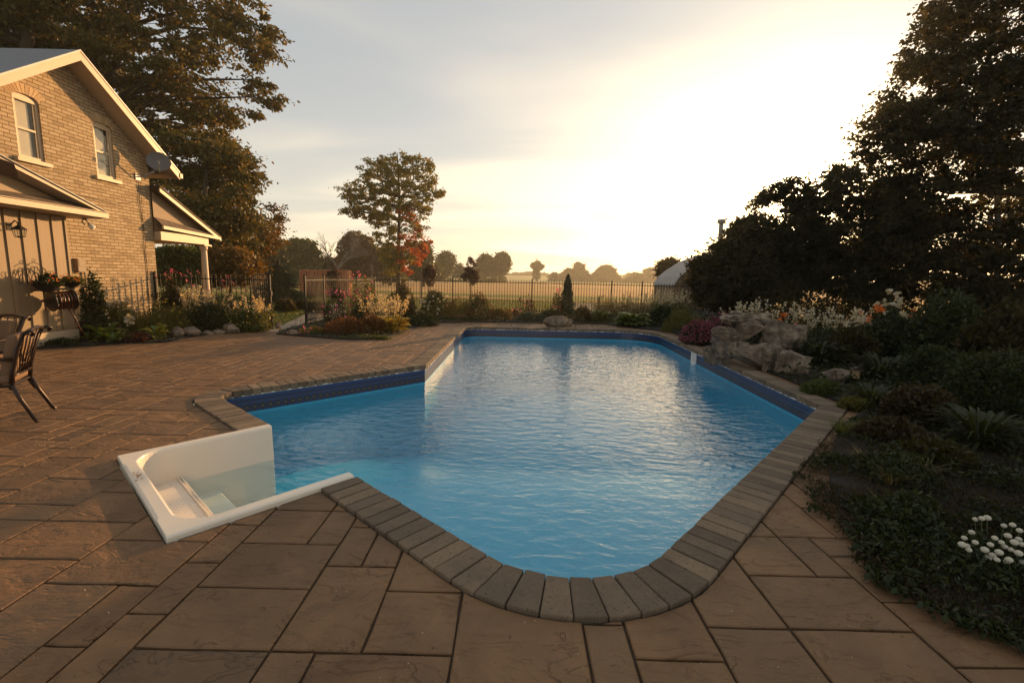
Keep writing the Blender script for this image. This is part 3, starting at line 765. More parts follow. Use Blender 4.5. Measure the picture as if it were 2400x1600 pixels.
def shrub(name, label, cat, x, y, r, h, mat, leaf, n, seed, group=None, z0=0.0, ry=None, core=True, flowers=None, fn=0, fs=.05, fz=.75, aspect=.55, rough=.22, flat=False, up=.4, petal=5):
    """rounded plant: stems, leaves massed in lumps over a dome, optional flowers"""
    rng = nrand(seed); ry = ry or r; t = thing(name, label, cat, (x, y, z0), group)
    L = max(8, int(14)); a = rng.uniform(0, 2*math.pi, L*3); e = np.arcsin(rng.uniform(.0, 1, L*3)); lr = rng.uniform(.18, .34, L*3)
    cen = np.stack([np.cos(a)*np.cos(e)*(1-lr), np.sin(a)*np.cos(e)*(1-lr), np.sin(e)*(1-lr)*.98], 1)
    k = rng.integers(0, len(cen), n); d = unit(rng.normal(size=(n, 3)))
    q = cen[k]+d*(lr[k][:, None])*(rng.uniform(.3, 1.0, (n, 1))**.5)*(1+rough*rng.normal(size=(n, 1))*.5)
    q[:, 2] = np.abs(q[:, 2]); P = q*np.array([r, ry, h])+np.array([x, y, z0+.01])
    ax = unit(q); ax[:, 2] += up
    quads_obj('foliage', leaf_quads(P, leaf, rng, unit(ax), .9, aspect), M[mat], t)
    mb = MB()
    for i in range(10):
        c = cen[rng.integers(0, len(cen))]*np.array([r, ry, h])*.9; b = Vector((x+.08*r*rng.normal(), y+.08*ry*rng.normal(), z0-.02))
        e_ = Vector((x+c[0], y+c[1], z0+c[2])); mb.tube([b, b.lerp(e_, .5)+Vector((0,0,.05*h)), e_], [.012*max(.5,h), .008*max(.5,h), .004], 5, cap=False)
    mb.build('stem', M['stem'], t)
    if flowers:
        d = unit(rng.normal(size=(fn, 3))); d[:, 2] = np.abs(d[:, 2])*.8+.15; d = unit(d)
        d[:, 1] = np.where(rng.uniform(size=fn) < .65, -np.abs(d[:, 1]), d[:, 1])
        F = d*np.array([r, ry, h])*(1+.06*rng.normal(size=(fn, 1)))+np.array([x, y, z0]); F[:, 2] += .02
        Pp = np.repeat(F, petal, 0); av = unit(rng.normal(size=Pp.shape)); Pp = Pp+av*fs*.35
        Q = leaf_quads(Pp, fs*.8, rng, av, .3, .8)
        if fn <= 45:
            for i in range(fn): quads_obj('flower', Q[i*petal:(i+1)*petal], M[flowers], t)
        else: quads_obj('flowers', Q, M[flowers], t)
    return t
def hosta(label, x, y, r, h, n, mat, seed, z0=0.0, plumes=0, pmat='cream', ph=.6, pl=.22, group=None, name='hosta', cat='plant', wid=.42, lean=(0, 0)):
    rng = nrand(seed); t = thing(name, label, cat, (x, y, z0), group); mb = MB()
    for i in range(n):
        a = rng.uniform(0, 2*math.pi); L = r*rng.uniform(.55, 1.08); el = rng.uniform(.25, 1.15); w = L*wid*rng.uniform(.8, 1.15)
        d = Vector((math.cos(a), math.sin(a), 0)); sd = Vector((-d.y, d.x, 0)); s0 = Vector((x, y, z0))+d*r*.04
        pts = []
        for k in range(6):
            f = k/5; out = L*(f**1.0)*math.cos(el*.55)*1.0; up = h*math.sin(el)*(1.75*f-1.15*f*f*(1.25-el*.35)); pts.append(s0+d*out+Vector((0, 0, max(.02, up))))
        ws = [.10, .18, .75, 1.0, .68, .03]; b = len(mb.v)
        for k, p in enumerate(pts):
            cup = w*.16*ws[k]
            mb.v += [tuple(p-sd*w*.5*ws[k]+Vector((0,0,cup))), tuple(p), tuple(p+sd*w*.5*ws[k]+Vector((0,0,cup)))]
        for k in range(5):
            mb.f += [(b+k*3, b+k*3+1, b+k*3+4, b+k*3+3), (b+k*3+1, b+k*3+2, b+k*3+5, b+k*3+4)]
    mb.build('foliage', M[mat], t, smooth=True, fixn=False)
    if plumes:
        ms = MB(); Ps = []; As = []
        for i in range(plumes):
            a = rng.uniform(0, 2*math.pi); q = rng.uniform(0, 1)**.5*r*.75; b = Vector((x+q*math.cos(a)*.5, y+q*math.sin(a)*.5, z0+.02))
            tip = Vector((x+q*math.cos(a)*1.25+lean[0]*ph, y+q*math.sin(a)*1.25+lean[1]*ph, z0+ph*rng.uniform(.78, 1.12)))
            mid = b.lerp(tip, .55)+Vector((0, 0, .06)); ms.tube([b, mid, tip], [.006, .005, .003], 4, cap=False)
            m_ = 34; f = rng.uniform(0, 1, m_)
            for ff in f:
                c = tip.lerp(mid, ff*pl/max(.05, (tip-mid).length)); rr = .018+.035*ff
                o = rng.normal(size=3)*rr; Ps.append([c.x+o[0], c.y+o[1], c.z+o[2]]); As.append([o[0]*20, o[1]*20, -.4])
        ms.build('flower_stalk', M['stem'], t, fixn=False)
        quads_obj('flowers', leaf_quads(np.array(Ps), .042, rng, unit(np.array(As)), .7, .6), M[pmat], t)
    return t
def spikes(label, x, y, rx, ry, h, n, seed, mat='whitef', z0=0.0, fol='deep', pl=.25, name='flowering_perennial', cat='flowers', group=None, fs=.05, leafn=900, dens=26, leafs=.09):
    """upright stems carrying loose spikes of flowers above low leaves"""
    rng = nrand(seed); t = thing(name, label, cat, (x, y, z0), group); ms = MB(); Ps = []; As = []
    for i in range(n):
        bx, by = x+rx*rng.uniform(-1, 1), y+ry*rng.uniform(-1, 1); hh = h*rng.uniform(.72, 1.1)
        b = Vector((bx, by, z0)); tip = b+Vector((.12*h*rng.normal(), .12*h*rng.normal(), hh)); mid = b.lerp(tip, .6)+Vector((.03*rng.normal(), .03*rng.normal(), 0))
        ms.tube([b, mid, tip], [.006, .005, .003], 4, cap=False)
        for ff in rng.uniform(0, 1, dens):
            c = tip.lerp(mid, ff*pl/(.4*hh)); rr = .012+.03*ff; o = rng.normal(size=3)*rr; Ps.append([c.x+o[0], c.y+o[1], c.z+o[2]]); As.append([o[0], o[1], o[2]-.01])
    ms.build('stem', M['stem'], t, fixn=False)
    quads_obj('flowers', leaf_quads(np.array(Ps), fs, rng, unit(np.array(As)), .7, .7), M[mat], t)
    P = np.stack([x+rx*1.1*rng.uniform(-1, 1, leafn), y+ry*1.1*rng.uniform(-1, 1, leafn), z0+h*.62*rng.uniform(0, 1, leafn)**1.3], 1)
    ax = np.zeros((leafn, 3)); ax[:, 2] = .5
    quads_obj('foliage', leaf_quads(P, leafs, rng, ax, 1.0, .35), M[fol], t)
    return t
def blades(name, label, cat, x, y, r, h, n, mat, seed, z0=0.0, w=.012, kind=None, ry=None, bend=.5, group=None):
    rng = nrand(seed); ry = ry or r; a = rng.uniform(0, 2*math.pi, n); q = np.sqrt(rng.uniform(0, 1, n))
    B = np.stack([x+r*q*np.cos(a)*.35, y+ry*q*np.sin(a)*.35, np.full(n, z0)], 1) if kind is None else np.stack([x+r*rng.uniform(-1, 1, n), y+ry*rng.uniform(-1, 1, n), np.full(n, z0)], 1)
    b2 = rng.uniform(0, 2*math.pi, n) if kind else a+rng.normal(size=n)*.3
    out = np.stack([np.cos(b2), np.sin(b2), np.zeros(n)], 1); sd = np.stack([-out[:, 1], out[:, 0], np.zeros(n)], 1)
    H = h*rng.uniform(.5, 1.1, n)[:, None]; bd = bend*H*rng.uniform(.3, 1.2, (n, 1)); up = np.array([0, 0, 1.0])
    p1 = B+up*H*.6+out*bd*.3; p2 = B+up*H*.95+out*bd; ww = w/2
    q1 = np.stack([B-sd*ww, B+sd*ww, p1+sd*ww*.8, p1-sd*ww*.8], 1); q2 = np.stack([p1-sd*ww*.8, p1+sd*ww*.8, p2+sd*ww*.1, p2-sd*ww*.1], 1)
    return quads_obj(name, np.concatenate([q1, q2]), M[mat], None, (x, y, z0), label=label, cat=cat, kind=kind, group=group)
def rock(label, cx, cy, cz, rx, ry, rz, seed, name='boulder', cat='boulder', group=None, rough=.22, facet=.5, rot=0., mat='rock', hull=False):
    rg = random.Random(seed); o = Vector((seed*7.3, seed*3.1, seed)); bm = bmesh.new()
    if hull:   # quarried, fractured block: convex hull of scattered corners, then broken up by noise
        for _ in range(15):
            p = Vector((rg.uniform(-1, 1), rg.uniform(-1, 1), rg.uniform(-1, 1))); m_ = max(abs(q) for q in p); p /= m_**.75; bm.verts.new(p)
        bmesh.ops.convex_hull(bm, input=bm.verts)
        bmesh.ops.delete(bm, geom=[v for v in bm.verts if not v.link_faces], context='VERTS')
        bmesh.ops.triangulate(bm, faces=bm.faces)
        for _ in range(3): bmesh.ops.subdivide_edges(bm, edges=bm.edges[:], cuts=1, use_grid_fill=True, smooth=.05 if _ == 0 else 0)
    else: bmesh.ops.create_icosphere(bm, subdivisions=4, radius=1)
    planes = []
    for _ in range(0 if hull else 13):
        d = Vector((rg.gauss(0,1), rg.gauss(0,1), rg.gauss(0,1))).normalized(); planes.append((d, rg.uniform(.55, .8)))
    for v in bm.verts:
        p = v.co.copy()
        for d, k in planes:
            q = p.dot(d)
            if q > k: p = p-d*(q-k)*facet
        if hull:
            st = noise.noise(Vector((p.x*1.2, p.y*1.2, p.z*4))+o); p = p*(.93+.10*noise.noise(p*2.2+o)+.06*noise.noise(p*6+o)+.05*noise.noise(p*14+o)+(.09 if st > .10 else 0))
        else: p = p*(1+rough*(noise.noise(p*1.3+o)*.8+noise.noise(p*3.3+o)*.40+noise.noise(p*8+o)*.22+noise.noise(p*20+o)*.09))
        v.co = Vector((p.x*rx, p.y*ry, p.z*rz))
    bmesh.ops.rotate(bm, verts=bm.verts, cent=(0,0,0), matrix=Matrix.Rotation(rot, 3, 'Z'))
    bmesh.ops.recalc_face_normals(bm, faces=bm.faces)
    me = bpy.data.meshes.new(name); bm.to_mesh(me); bm.free(); me.polygons.foreach_set('use_smooth', [not hull]*len(me.polygons)); me.materials.append(M[mat])
    ob = bpy.data.objects.new(name, me); ob.location = (cx, cy, cz); return put(ob, None, label, cat, group)

# ================================================================== HOUSE
def yz(mb, loops, x, flip=False):
    vs = [(x, a, b) for l in loops for a, b in l]; tr = tessellate_polygon([[Vector((a, b, 0)) for a, b in l] for l in loops]); return mb.add(vs, tr)
WX = -9.9
def house():
    t = thing('brick_house', 'two storey buff brick farmhouse gable with cream bargeboards and two tall windows', 'house', (WX, 10.57, 0))
    YR, ZR, SL = 10.57, 6.05, .70             # ridge and pitch at the underside of the roof
    YL, YE = 8.39, 12.75
    wins = [(9.72, 'window'), (11.45, 'window')]; ww, z0, zs, ar = .26, 3.76, 4.92, .10
    def arch(yc):
        return [(yc-ww, z0), (yc+ww, z0), (yc+ww, zs)]+[(yc+ww*math.cos(math.pi*k/8), zs+ar*math.sin(math.pi*k/8)) for k in range(1, 8)]+[(yc-ww, zs)]
    out = [(YL-3, -.1), (YE, -.1), (YE, ZR-SL*(YE-YR)-.02), (YR, ZR-.02), (YL, ZR-SL*(YR-YL)-.02), (YL-3, ZR-SL*(YR-YL)-.02)]
    out = [(YL, -.1), (YE, -.1), (YE, ZR-SL*(YE-YR)-.02), (YR, ZR-.02), (YL, ZR-SL*(YR-YL)-.02)]
    mb = MB(); yz(mb, [out]+[arch(y)[::-1] for y, _ in wins], WX)
    # side wall and reveals
    mb.add([(WX, YE, -.1), (WX-8, YE, -.1), (WX-8, YE, ZR-SL*(YE-YR)-.02), (WX, YE, ZR-SL*(YE-YR)-.02)], [(0,1,2,3)])
    mb.add([(WX, YL, -.1), (WX-8, YL, -.1), (WX-8, YL, ZR-SL*(YR-YL)-.02), (WX, YL, ZR-SL*(YR-YL)-.02)], [(0,1,2,3)])
    for yc, _ in wins:
        a = arch(yc); n = len(a); mb.add([(WX, p, q) for p, q in a]+[(WX-.13, p, q) for p, q in a], [(i, (i+1) % n, n+(i+1) % n, n+i) for i in range(n)])
    mb.build('wall', M['brick'], t, fixn=False)
    # soldier-course arches, standing a little proud
    sold, nt = mat_new('arch_bricks'); g = NT(nt); ri = g.n('ShaderNodeNewGeometry').outputs['Random Per Island']; p = g.pos()
    g.out(g.pbr(g.ramp(ri, [(0, (.36,.24,.13)), (1, (.50,.35,.20))]), .85, g.bump(g.noise(p, 50, 4), .5, .006)))
    for yc, _ in wins:
        w = thing('window', None, None, (0, 0, 0)); w.parent = t; w.location = (0, yc-YR, z0); bpy.context.view_layer.update()
        # the window empty is replaced by its frame as the part
        bpy.data.objects.remove(w)
        fr = MB(); X = WX-.065
        fr.box((X-.02, yc-ww+.001, z0+.005), (X+.03, yc-ww+.055, zs+.02)); fr.box((X-.02, yc+ww-.055, z0+.005), (X+.03, yc+ww-.001, zs+.02))
        fr.box((X-.02, yc-ww+.055, z0+.005), (X+.03, yc+ww-.055, z0+.06)); fr.box((X-.02, yc-ww+.055, zs-.03), (X+.03, yc+ww-.055, zs+.02))
        a = [(yc+(ww-.002)*math.cos(math.pi*k/8), zs+.02+(ar-.022)*math.sin(math.pi*k/8)) for k in range(9)]
        n = len(a); fr.add([(X+.028, p, q) for p, q in a], [tuple(range(n))])
        fr.box((X-.015, yc-ww+.055, 4.33), (X+.015, yc+ww-.055, 4.37))
        for s in (-1, 1): fr.box((X-.012, yc+s*(ww-.075)-.016, z0+.06), (X+.012, yc+s*(ww-.075)+.016, zs-.03))
        f = fr.build('window', M['trim'], t)
        mb = MB(); mb.add([(X-.004, yc-ww+.05, z0+.05), (X-.004, yc+ww-.05, z0+.05), (X-.004, yc+ww-.05, zs-.03), (X-.004, yc-ww+.05, zs-.03)], [(0,1,2,3)]); mb.build('pane', M['glass'], f, fixn=False)
        mb = MB(); k = 14; cw = ww*2-.20
        for i in range(k):
            ya = yc-ww+.05+cw*i/k; yb = yc-ww+.05+cw*(i+1)/k; xa = X-.03-.010*(i % 2); xb = X-.03-.010*((i+1) % 2)
            mb.add([(xa, ya, z0+.04), (xb, yb, z0+.04), (xb, yb, zs), (xa, ya, zs)], [(0,1,2,3)])
        mb.build('curtain', M['curtain'], f, smooth=True)
        mb = MB(); mb.box((X-.32, yc-ww, z0), (X-.30, yc+ww, zs+ar)); mb.build('room_shade', M['darkin'], f)
        mb = MB(); mb.box((WX-.10, yc-ww-.09, z0-.085), (WX+.07, yc+ww+.09, z0-.002)); mb.build('sill', M['trim'], f, bevel=.008)
        mb = MB()
        for i in range(11):
            A = math.pi*(.17+.66*i/10); B = math.pi*(.17+.66*(i+.86)/10)
            def pt(th, r): return (yc+(ww+r)*math.cos(th)*1.04, zs+(ar+r)*math.sin(th)-.01)
            q = [pt(A, .015), pt(B, .015), pt(B, .20), pt(A, .20)]
            mb.add([(WX+.004, *p) for p in q]+[(WX-.01, *p) for p in q], [(0,1,2,3),(4,7,6,5),(0,4,5,1),(1,5,6,2),(2,6,7,3),(3,7,4,0)])
        mb.build('arch', sold, t)
    # roof: two slopes with overhang, soffits, bargeboards, gutter
    XO = -9.46; oh = 2.74
    def zr(y, o=0): return ZR+o-SL*abs(y-YR)
    mb = MB()
    for s in (-1, 1):
        ye = YR+s*oh; vs = [(XO-.002, YR, ZR+.20), (XO-.002, ye, zr(ye, .20)), (-18, ye, zr(ye, .20)), (-18, YR, ZR+.20)]; vb = [(x, y, z-.03) for x, y, z in vs]
        mb.add(vs+vb, [(0,1,2,3),(4,7,6,5),(0,4,5,1),(1,5,6,2),(2,6,7,3)])
    mb.build('roof', M['roofmetal'], t)
    mb = MB()
    for s in (-1, 1):
        ye = YR+s*oh; vs = [(XO-.04, YR, ZR), (XO-.04, ye, zr(ye)), (WX-.02 if True else 0, ye, zr(ye)), (WX-.02, YR, ZR)]
        mb.add(vs, [(0,1,2,3)])
    ye = YR+oh; mb.add([(XO-.03, YE-.02, zr(ye)), (XO-.03, ye, zr(ye)), (-18, ye, zr(ye)), (-18, YE-.02, zr(ye))], [(0,1,2,3)])
    mb.build('soffit', M['soffit'], t)
    for s in (-1, 1):
        ye = YR+s*(oh+.01); mb = MB()
        pts = [(YR, ZR-.015), (ye, zr(ye, -.015)), (ye, zr(ye, .165)), (YR, ZR+.165)]
        mb.add([(XO, *p) for p in pts]+[(XO-.035, *p) for p in pts], [(0,1,2,3),(4,7,6,5),(0,4,5,1),(1,5,6,2),(2,6,7,3)])
        mb.build('bargeboard', M['trim'], t)
        mb = MB(); mb.add([(XO+.012, YR, ZR+.166), (XO+.012, ye, zr(ye, .166)), (XO+.012, ye, zr(ye, .205)), (XO+.012, YR, ZR+.205), (XO-.03, YR, ZR+.205), (XO-.03, ye, zr(ye, .205))], [(0,1,2,3),(3,2,5,4)])
        mb.build('drip_edge', M['greymetal'], t)
    mb = MB(); ye = YR+oh; mb.bar((XO+.02, ye+.05, zr(ye, .09)), (-17, ye+.05, zr(ye, .09)), .10, .12); mb.build('gutter', M['trim'], t)
    # porch on the far side: lean-to gable end, return eave and tapered column
    PX = -9.66; py0 = YE+.002; a = (12.72, 3.80); b = (15.22, 2.70)
    mb = MB(); mb.add([(PX+.05, py0, 3.84), (PX+.05, 15.28, 2.70), (-16, 15.28, 2.70), (-16, py0, 3.84)]+[(PX+.05, py0, 3.80), (PX+.05, 15.28, 2.66), (-16, 15.28, 2.66), (-16, py0, 3.80)], [(0,1,2,3),(4,7,6,5),(0,4,5,1),(1,5,6,2)])
    mb.build('porch_roof', M['shingle'], t)
    mb = MB(); pr = [(py0, 3.80), (15.26, 2.665), (15.26, 2.56), (py0, 3.68)]; mb.add([(PX+.03, *p) for p in pr]+[(PX-.01, *p) for p in pr], [(0,1,2,3),(4,7,6,5),(3,2,6,7),(1,5,6,2)]); mb.build('bargeboard', M['trim'], t)
    mb = MB(); pr = [(py0, 3.69), (15.1, 2.66), (py0, 2.66)]; mb.add([(PX-.20, *p) for p in pr], [(0,1,2)]); mb.build('porch_gable', simple('porch_gable_tan', (.24,.165,.10), .7), t)
    mb = MB(); mb.add([(PX-.195, py0, 3.02), (PX-.195, 14.75, 2.84), (PX+.03, 15.0, 2.70), (PX+.03, py0, 2.80)], [(0,1,2,3)]); mb.build('pent_roof', M['shingle'], t)
    mb = MB(); mb.bar((PX+.03, py0, 2.745), (PX+.03, 15.2, 2.645), .05, .085); mb.build('fascia', M['trim'], t)
    mb = MB(); mb.box((PX-.22, py0, 2.40), (PX-.04, 14.72, 2.63)); mb.box((PX-.24, 14.45, 2.36), (PX-.0, 14.80, 2.41)); mb.box((-15, 14.50, 2.40), (PX-.22, 14.70, 2.63)); mb.build('porch_beam', M['trim'], t)
    mb = MB(); mb.lathe([(.13, 0), (.13, .08), (.10, .12), (.085, 2.22), (.11, 2.27), (.11, 2.355)], (PX-.13, 14.60, 0), 18); mb.build('column', M['trim'], t)
    # cable and small wall plate
    mb = MB(); mb.tube([(WX+.02, 12.37, 4.0), (WX+.018, 12.33, 3.4), (WX+.018, 12.42, 2.6), (WX+.018, 12.40, 1.6), (WX+.018, 12.36, .7)], .006, 5); mb.tube([(WX+.02, 12.42, 4.0), (WX+.018, 12.41, 3.0), (WX+.018, 12.36, 2.2), (WX+.018, 12.44, 1.2), (WX+.018, 12.44, .7)], .005, 5)
    mb.tube([(WX+.018, 12.35, 3.35), (WX+.018, 11.6, 3.18), (WX+.018, 10.6, 3.22)], .004, 4); mb.build('cable', M['bronze'], t)
    return t
house()

def extension():
    X = -9.45; y1 = 9.80
    t = thing('board_and_batten_extension', 'low tan board and batten extension with gutter and cream gable trim at left edge', 'house extension', (X, y1, 0))
    mb = MB(); mb.box((-9.88, 4, -.05), (X, y1, 2.66)); mb.build('wall', M['board'], t)
    for k, y in enumerate((9.79, 9.52, 9.23, 8.93, 8.64, 8.35, 8.05, 7.75, 7.45)):
        mb = MB(); mb.box((X-.002, y-.03, .32), (X+.022, y+.012 if k == 0 else y+.03, 2.655)); mb.build('batten', M['board'], t)
    mb = MB(); mb.box((X-.002, 4, -.04), (X+.03, y1+.012, .28)); mb.build('base_board', M['trim'], t, bevel=.004)
    XO, yo = -9.02, 10.25
    mb = MB(); mb.box((-9.88, 4, 2.662), (XO, yo, 2.69)); mb.build('soffit', M['soffit'], t)
    g = MB(); g.box((XO, 4, 2.68), (XO+.09, yo+.03, 2.79)); g.box((XO-.01, 4, 2.795), (XO+.105, yo+.04, 2.812)); g.build('gutter', M['trim'], t, bevel=.006)
    mb = MB(); mb.add([(XO, 4, 2.80), (XO, yo-.05, 2.80), (-9.5, 9.75, 3.03), (-9.5, 4, 3.03)], [(0,1,2,3)]); mb.build('pent_roof', M['shingle'], t)
    XG = -9.12; yp, zp = 6.2, 4.05; s = .325
    def zz(y): return 2.80+s*(yo-y)
    mb = MB(); mb.add([(XG-.25, yo-.2, 2.82), (XG-.25, 5, zz(5)-.1), (XG-.25, 5, 2.82)], [(0,1,2)]); mb.build('gable_panel', M['board'], t)
    mb = MB(); pr = [(yo-.02, 2.815), (5, zz(5)-.0), (5, zz(5)+.15), (yo+.08, 2.83)]; mb.add([(XG+.06, *p) for p in pr]+[(XG+.02, *p) for p in pr], [(0,1,2,3),(4,7,6,5),(0,4,5,1),(2,3,7,6),(3,0,4,7)]); mb.build('bargeboard', M['trim'], t)
    mb = MB(); mb.add([(XG+.02, yo-.02, 2.82), (XG+.02, 5, zz(5)), (-9.88, 5, zz(5)), (-9.88, yo-.02, 2.82)], [(0,1,2,3)]); mb.build('gable_soffit', M['soffit'], t)
    mb = MB(); mb.add([(XG+.09, yo+.12, 2.835), (XG+.09, 5, zz(5)+.165), (-9.88, 5, zz(5)+.165), (-9.88, yo+.12, 2.835)]+[(XG+.09, yo+.12, 2.822), (XG+.09, 5, zz(5)+.152), (-9.88, 5, zz(5)+.152), (-9.88, yo+.12, 2.822)], [(0,1,2,3),(4,7,6,5),(0,4,5,1),(0,3,7,4)]); mb.build('roof', M['roofmetal'], t)
extension()

def small_house_things():
    # satellite dish
    c = Vector((-9.42, 12.52, 4.40)); t = thing('satellite_dish', 'grey satellite dish on bracket beside right gable window', 'satellite dish', (-9.9, 12.4, 3.98))
    ax = Vector((.55, -.78, .12)).normalized(); mb = MB(); prof = [(.26*k/8, .05*(k/8)**2) for k in range(9)]
    a = ax.cross(Vector((0,0,1))).normalized(); b = ax.cross(a)
    def lathe_o(mb, prof, n=28):
        vs = []
        for r, h in prof:
            for k in range(n): th = 2*math.pi*k/n; vs.append(c+ax*h+(a*math.cos(th)+b*math.sin(th)*.92)*r)
        m_ = len(prof); mb.add(vs, [(i*n+k, i*n+(k+1) % n, (i+1)*n+(k+1) % n, (i+1)*n+k) for i in range(m_-1) for k in range(n)])
    lathe_o(mb, prof+[(.265, .053), (.265, .045)]+[(.26*k/8, .05*(k/8)**2-.012) for k in range(8, 0, -1)]); mb.build('reflector', simple('dish_grey', (.12,.12,.125), .6), t, smooth=True)
    mb = MB(); base = Vector((-9.88, 12.36, 3.98)); mb.tube([base, base+Vector((.12, .03, .0)), c-ax*.05+Vector((0,0,-.12)), c-ax*.02], .018, 8); mb.box((-9.90, 12.28, 3.90), (-9.875, 12.44, 4.06)); mb.build('bracket', M['greymetal'], t)
    mb = MB(); f = c+ax*.36+Vector((0,0,-.10)); mb.tube([c-b*.0+Vector((0,0,-.27)), c+ax*.2+Vector((0,0,-.22)), f], .010, 6); mb.tube([f, f-ax*.09], .035, 8); mb.build('feed_arm', M['greymetal'], t)
    # lantern
    X = -9.45; L = AX(48, 532, -9.22); t = thing('wall_lantern', 'black carriage lantern on tan boards under gutter', 'lantern', (X, L.y, L.z+.1))
    mb = MB(); mb.box((X, L.y-.05, L.z+.02), (X+.03, L.y+.05, L.z+.16)); mb.tube([(X+.02, L.y, L.z+.10), (X+.14, L.y, L.z+.20), (X+.22, L.y, L.z+.13)], .012, 6); mb.build('bracket', M['iron'], t)
    mb = MB(); q = (X+.20, L.y, L.z-.10); mb.lathe([(.015, .25), (.02, .22), (.11, .15), (.115, .135)], q, 6); mb.lathe([(.075, 0), (.075, .012), (.02, -.015)], q, 6)
    for k in range(6):
        th = math.pi/3*k; mb.tube([(q[0]+.072*math.cos(th), q[1]+.072*math.sin(th), q[2]), (q[0]+.10*math.cos(th), q[1]+.10*math.sin(th), q[2]+.14)], .005, 4)
    mb.build('cage', M['iron'], t)
    mb = MB(); mb.lathe([(.066, .012), (.092, .135)], q, 6); mb.build('glass', M['glass'], t)
    # flood light under the eave corner
    P = AX(195, 515, -9.35); t = thing('flood_light', 'small twin-arm flood light under extension eave corner', 'light', (P.x, P.y, 2.66))
    mb = MB(); mb.lathe([(.05, 0), (.05, .02)], (P.x, P.y, 2.64), 12); mb.tube([(P.x, P.y-.02, 2.64), (P.x, P.y-.07, 2.58), (P.x+.02, P.y-.02, 2.52)], .014, 6); mb.tube([(P.x, P.y+.02, 2.64), (P.x, P.y+.09, 2.58), (P.x+.02, P.y+.10, 2.53)], .014, 6); mb.build('bracket', M['bronze'], t)
    mb = MB(); mb.lathe([(.02, 0), (.045, .05), (.06, .11), (.05, .13)], (P.x+.02, P.y+.06, 2.56), 12, axis=(.5, .3, -.8)); mb.build('lamp_head', M['white'], t, smooth=True)
    # hose reel
    c = AX(143, 690, -9.12); t = thing('hose_reel', 'dark brown hose coiled on black reel against tan boards', 'hose reel', (c.x, c.y, 0))
    A = Vector((.35, .92, .05)).normalized()
    mb = MB()
    for s in (-1, 1): mb.lathe([(.02, -.012), (.205, -.012), (.21, 0), (.205, .012), (.02, .012)], c+A*.17*s, 22, axis=A)
    mb.build('drum', M['blackp'], t, bevel=.004)
    mb = MB(); pts = []
    for k in range(170):
        th = k*.37; pts.append(c+A*(-.145+.29*((k % 85)/84 if (k//85) % 2 == 0 else 1-(k % 85)/84))+(A.cross(Vector((0,0,1))).normalized()*math.cos(th)+Vector((0,0,1))*math.sin(th))*(.145+.028*(k//85)))
    mb.tube(pts, .0155, 6); mb.build('hose', M['hose'], t, smooth=True)
    mb = MB(); mb.tube([c+Vector((.05, .05, -.16)), (c.x+.12, c.y+.1, c.z-.35), (c.x+.05, c.y+.25, .35), (c.x+.05, c.y+.42, .04)], .014, 6); mb.build('hose_tail', M['hose'], t, smooth=True)
    mb = MB(); mb.bar(c+A*-.2+Vector((0,0,.23)), c+A*.2+Vector((0,0,.23)), .12, .03); mb.tube([(X, c.y, c.z), tuple(c)], .03, 8); mb.tube([(X, c.y-.2, c.z+.2), tuple(c+A*-.2+Vector((0,0,.22)))], .018, 6); mb.tube([tuple(c+A*.2), tuple(c+A*.30+Vector((.0,0,-.02)))], .01, 6); mb.build('bracket', M['iron'], t)
    # trough planter with scrolled trellis
    c = AX(128, 655, -9.10); t = thing('wall_planter', 'black iron trough planter with scrolled hoop trellis above hose reel', 'planter', (c.x, c.y, 1.2))
    mb = MB(); mb.lathe([(.02, 0), (.13, .03), (.22, .16), (.23, .17), (.20, .165)], (c.x-.05, c.y-.12, c.z-.14), 18); mb.lathe([(.02, 0), (.10, .03), (.17, .10), (.18, .11), (.15, .105)], (c.x, c.y+.32, c.z-.06), 18); mb.build('trough', M['iron'], t)
    mb = MB(); b = Vector((-9.36, c.y-.12, c.z))
    for r, w in ((.36, .26), (.28, .16), (.2, .08)):
        mb.tube([b+Vector((0, w*math.cos(th), r*math.sin(th)*1.15+.02)) for th in [math.pi*k/12 for k in range(13)]], .006, 5)
    for s in (-.3, -.15, 0, .15, .3):
        h = .34-.5*abs(s)*.6; mb.tube([b+Vector((0, s, 0)), b+Vector((0, s, h))], .006, 5)
        for q in (-1, 1): mb.tube([b+Vector((0, s+q*(.035-.035*math.cos(th)), h-.02+.045*math.sin(th))) for th in [math.pi*1.5*k/9 for k in range(10)]], .005, 4)
    mb.tube([b+Vector((0, .03*math.cos(th), .47+.03*math.sin(th))) for th in [2*math.pi*k/10 for k in range(11)]], .005, 4); mb.build('trellis', M['iron'], t)
    shrub('trailing_flowers', 'trailing green plant with small orange flowers in left bowl of wall planter', 'plant', c.x-.03, c.y-.12, .24, .26, 'deep', .05, 1200, 81, z0=c.z-.02, flowers='orangef', fn=22, fs=.03)
    shrub('trailing_flowers', 'smaller trailing plant with orange and yellow flowers in right bowl of wall planter', 'plant', c.x+.02, c.y+.32, .22, .17, 'olive', .05, 1000, 82, z0=c.z+.02, flowers='orangef', fn=22, fs=.03)
    # electric meter box
    P = AX(178, 610, -9.9); mb = MB(); mb.box((-9.895, P.y-.09, P.z-.14), (-9.80, P.y+.09, P.z+.16)); mb.box((-9.802, P.y-.07, P.z-.02), (-9.795, P.y+.07, P.z+.14)); mb.tube([(-9.86, P.y+.12, P.z+.15), (-9.86, P.y+.12, .4)], .018, 6)
    mb.build('meter_box', simple('tan_enamel', (.22,.16,.10), .6), bevel=.008, origin=(-9.9, P.y, P.z), label='small grey electric meter box with conduit on brick wall', cat='meter box')
small_house_things()

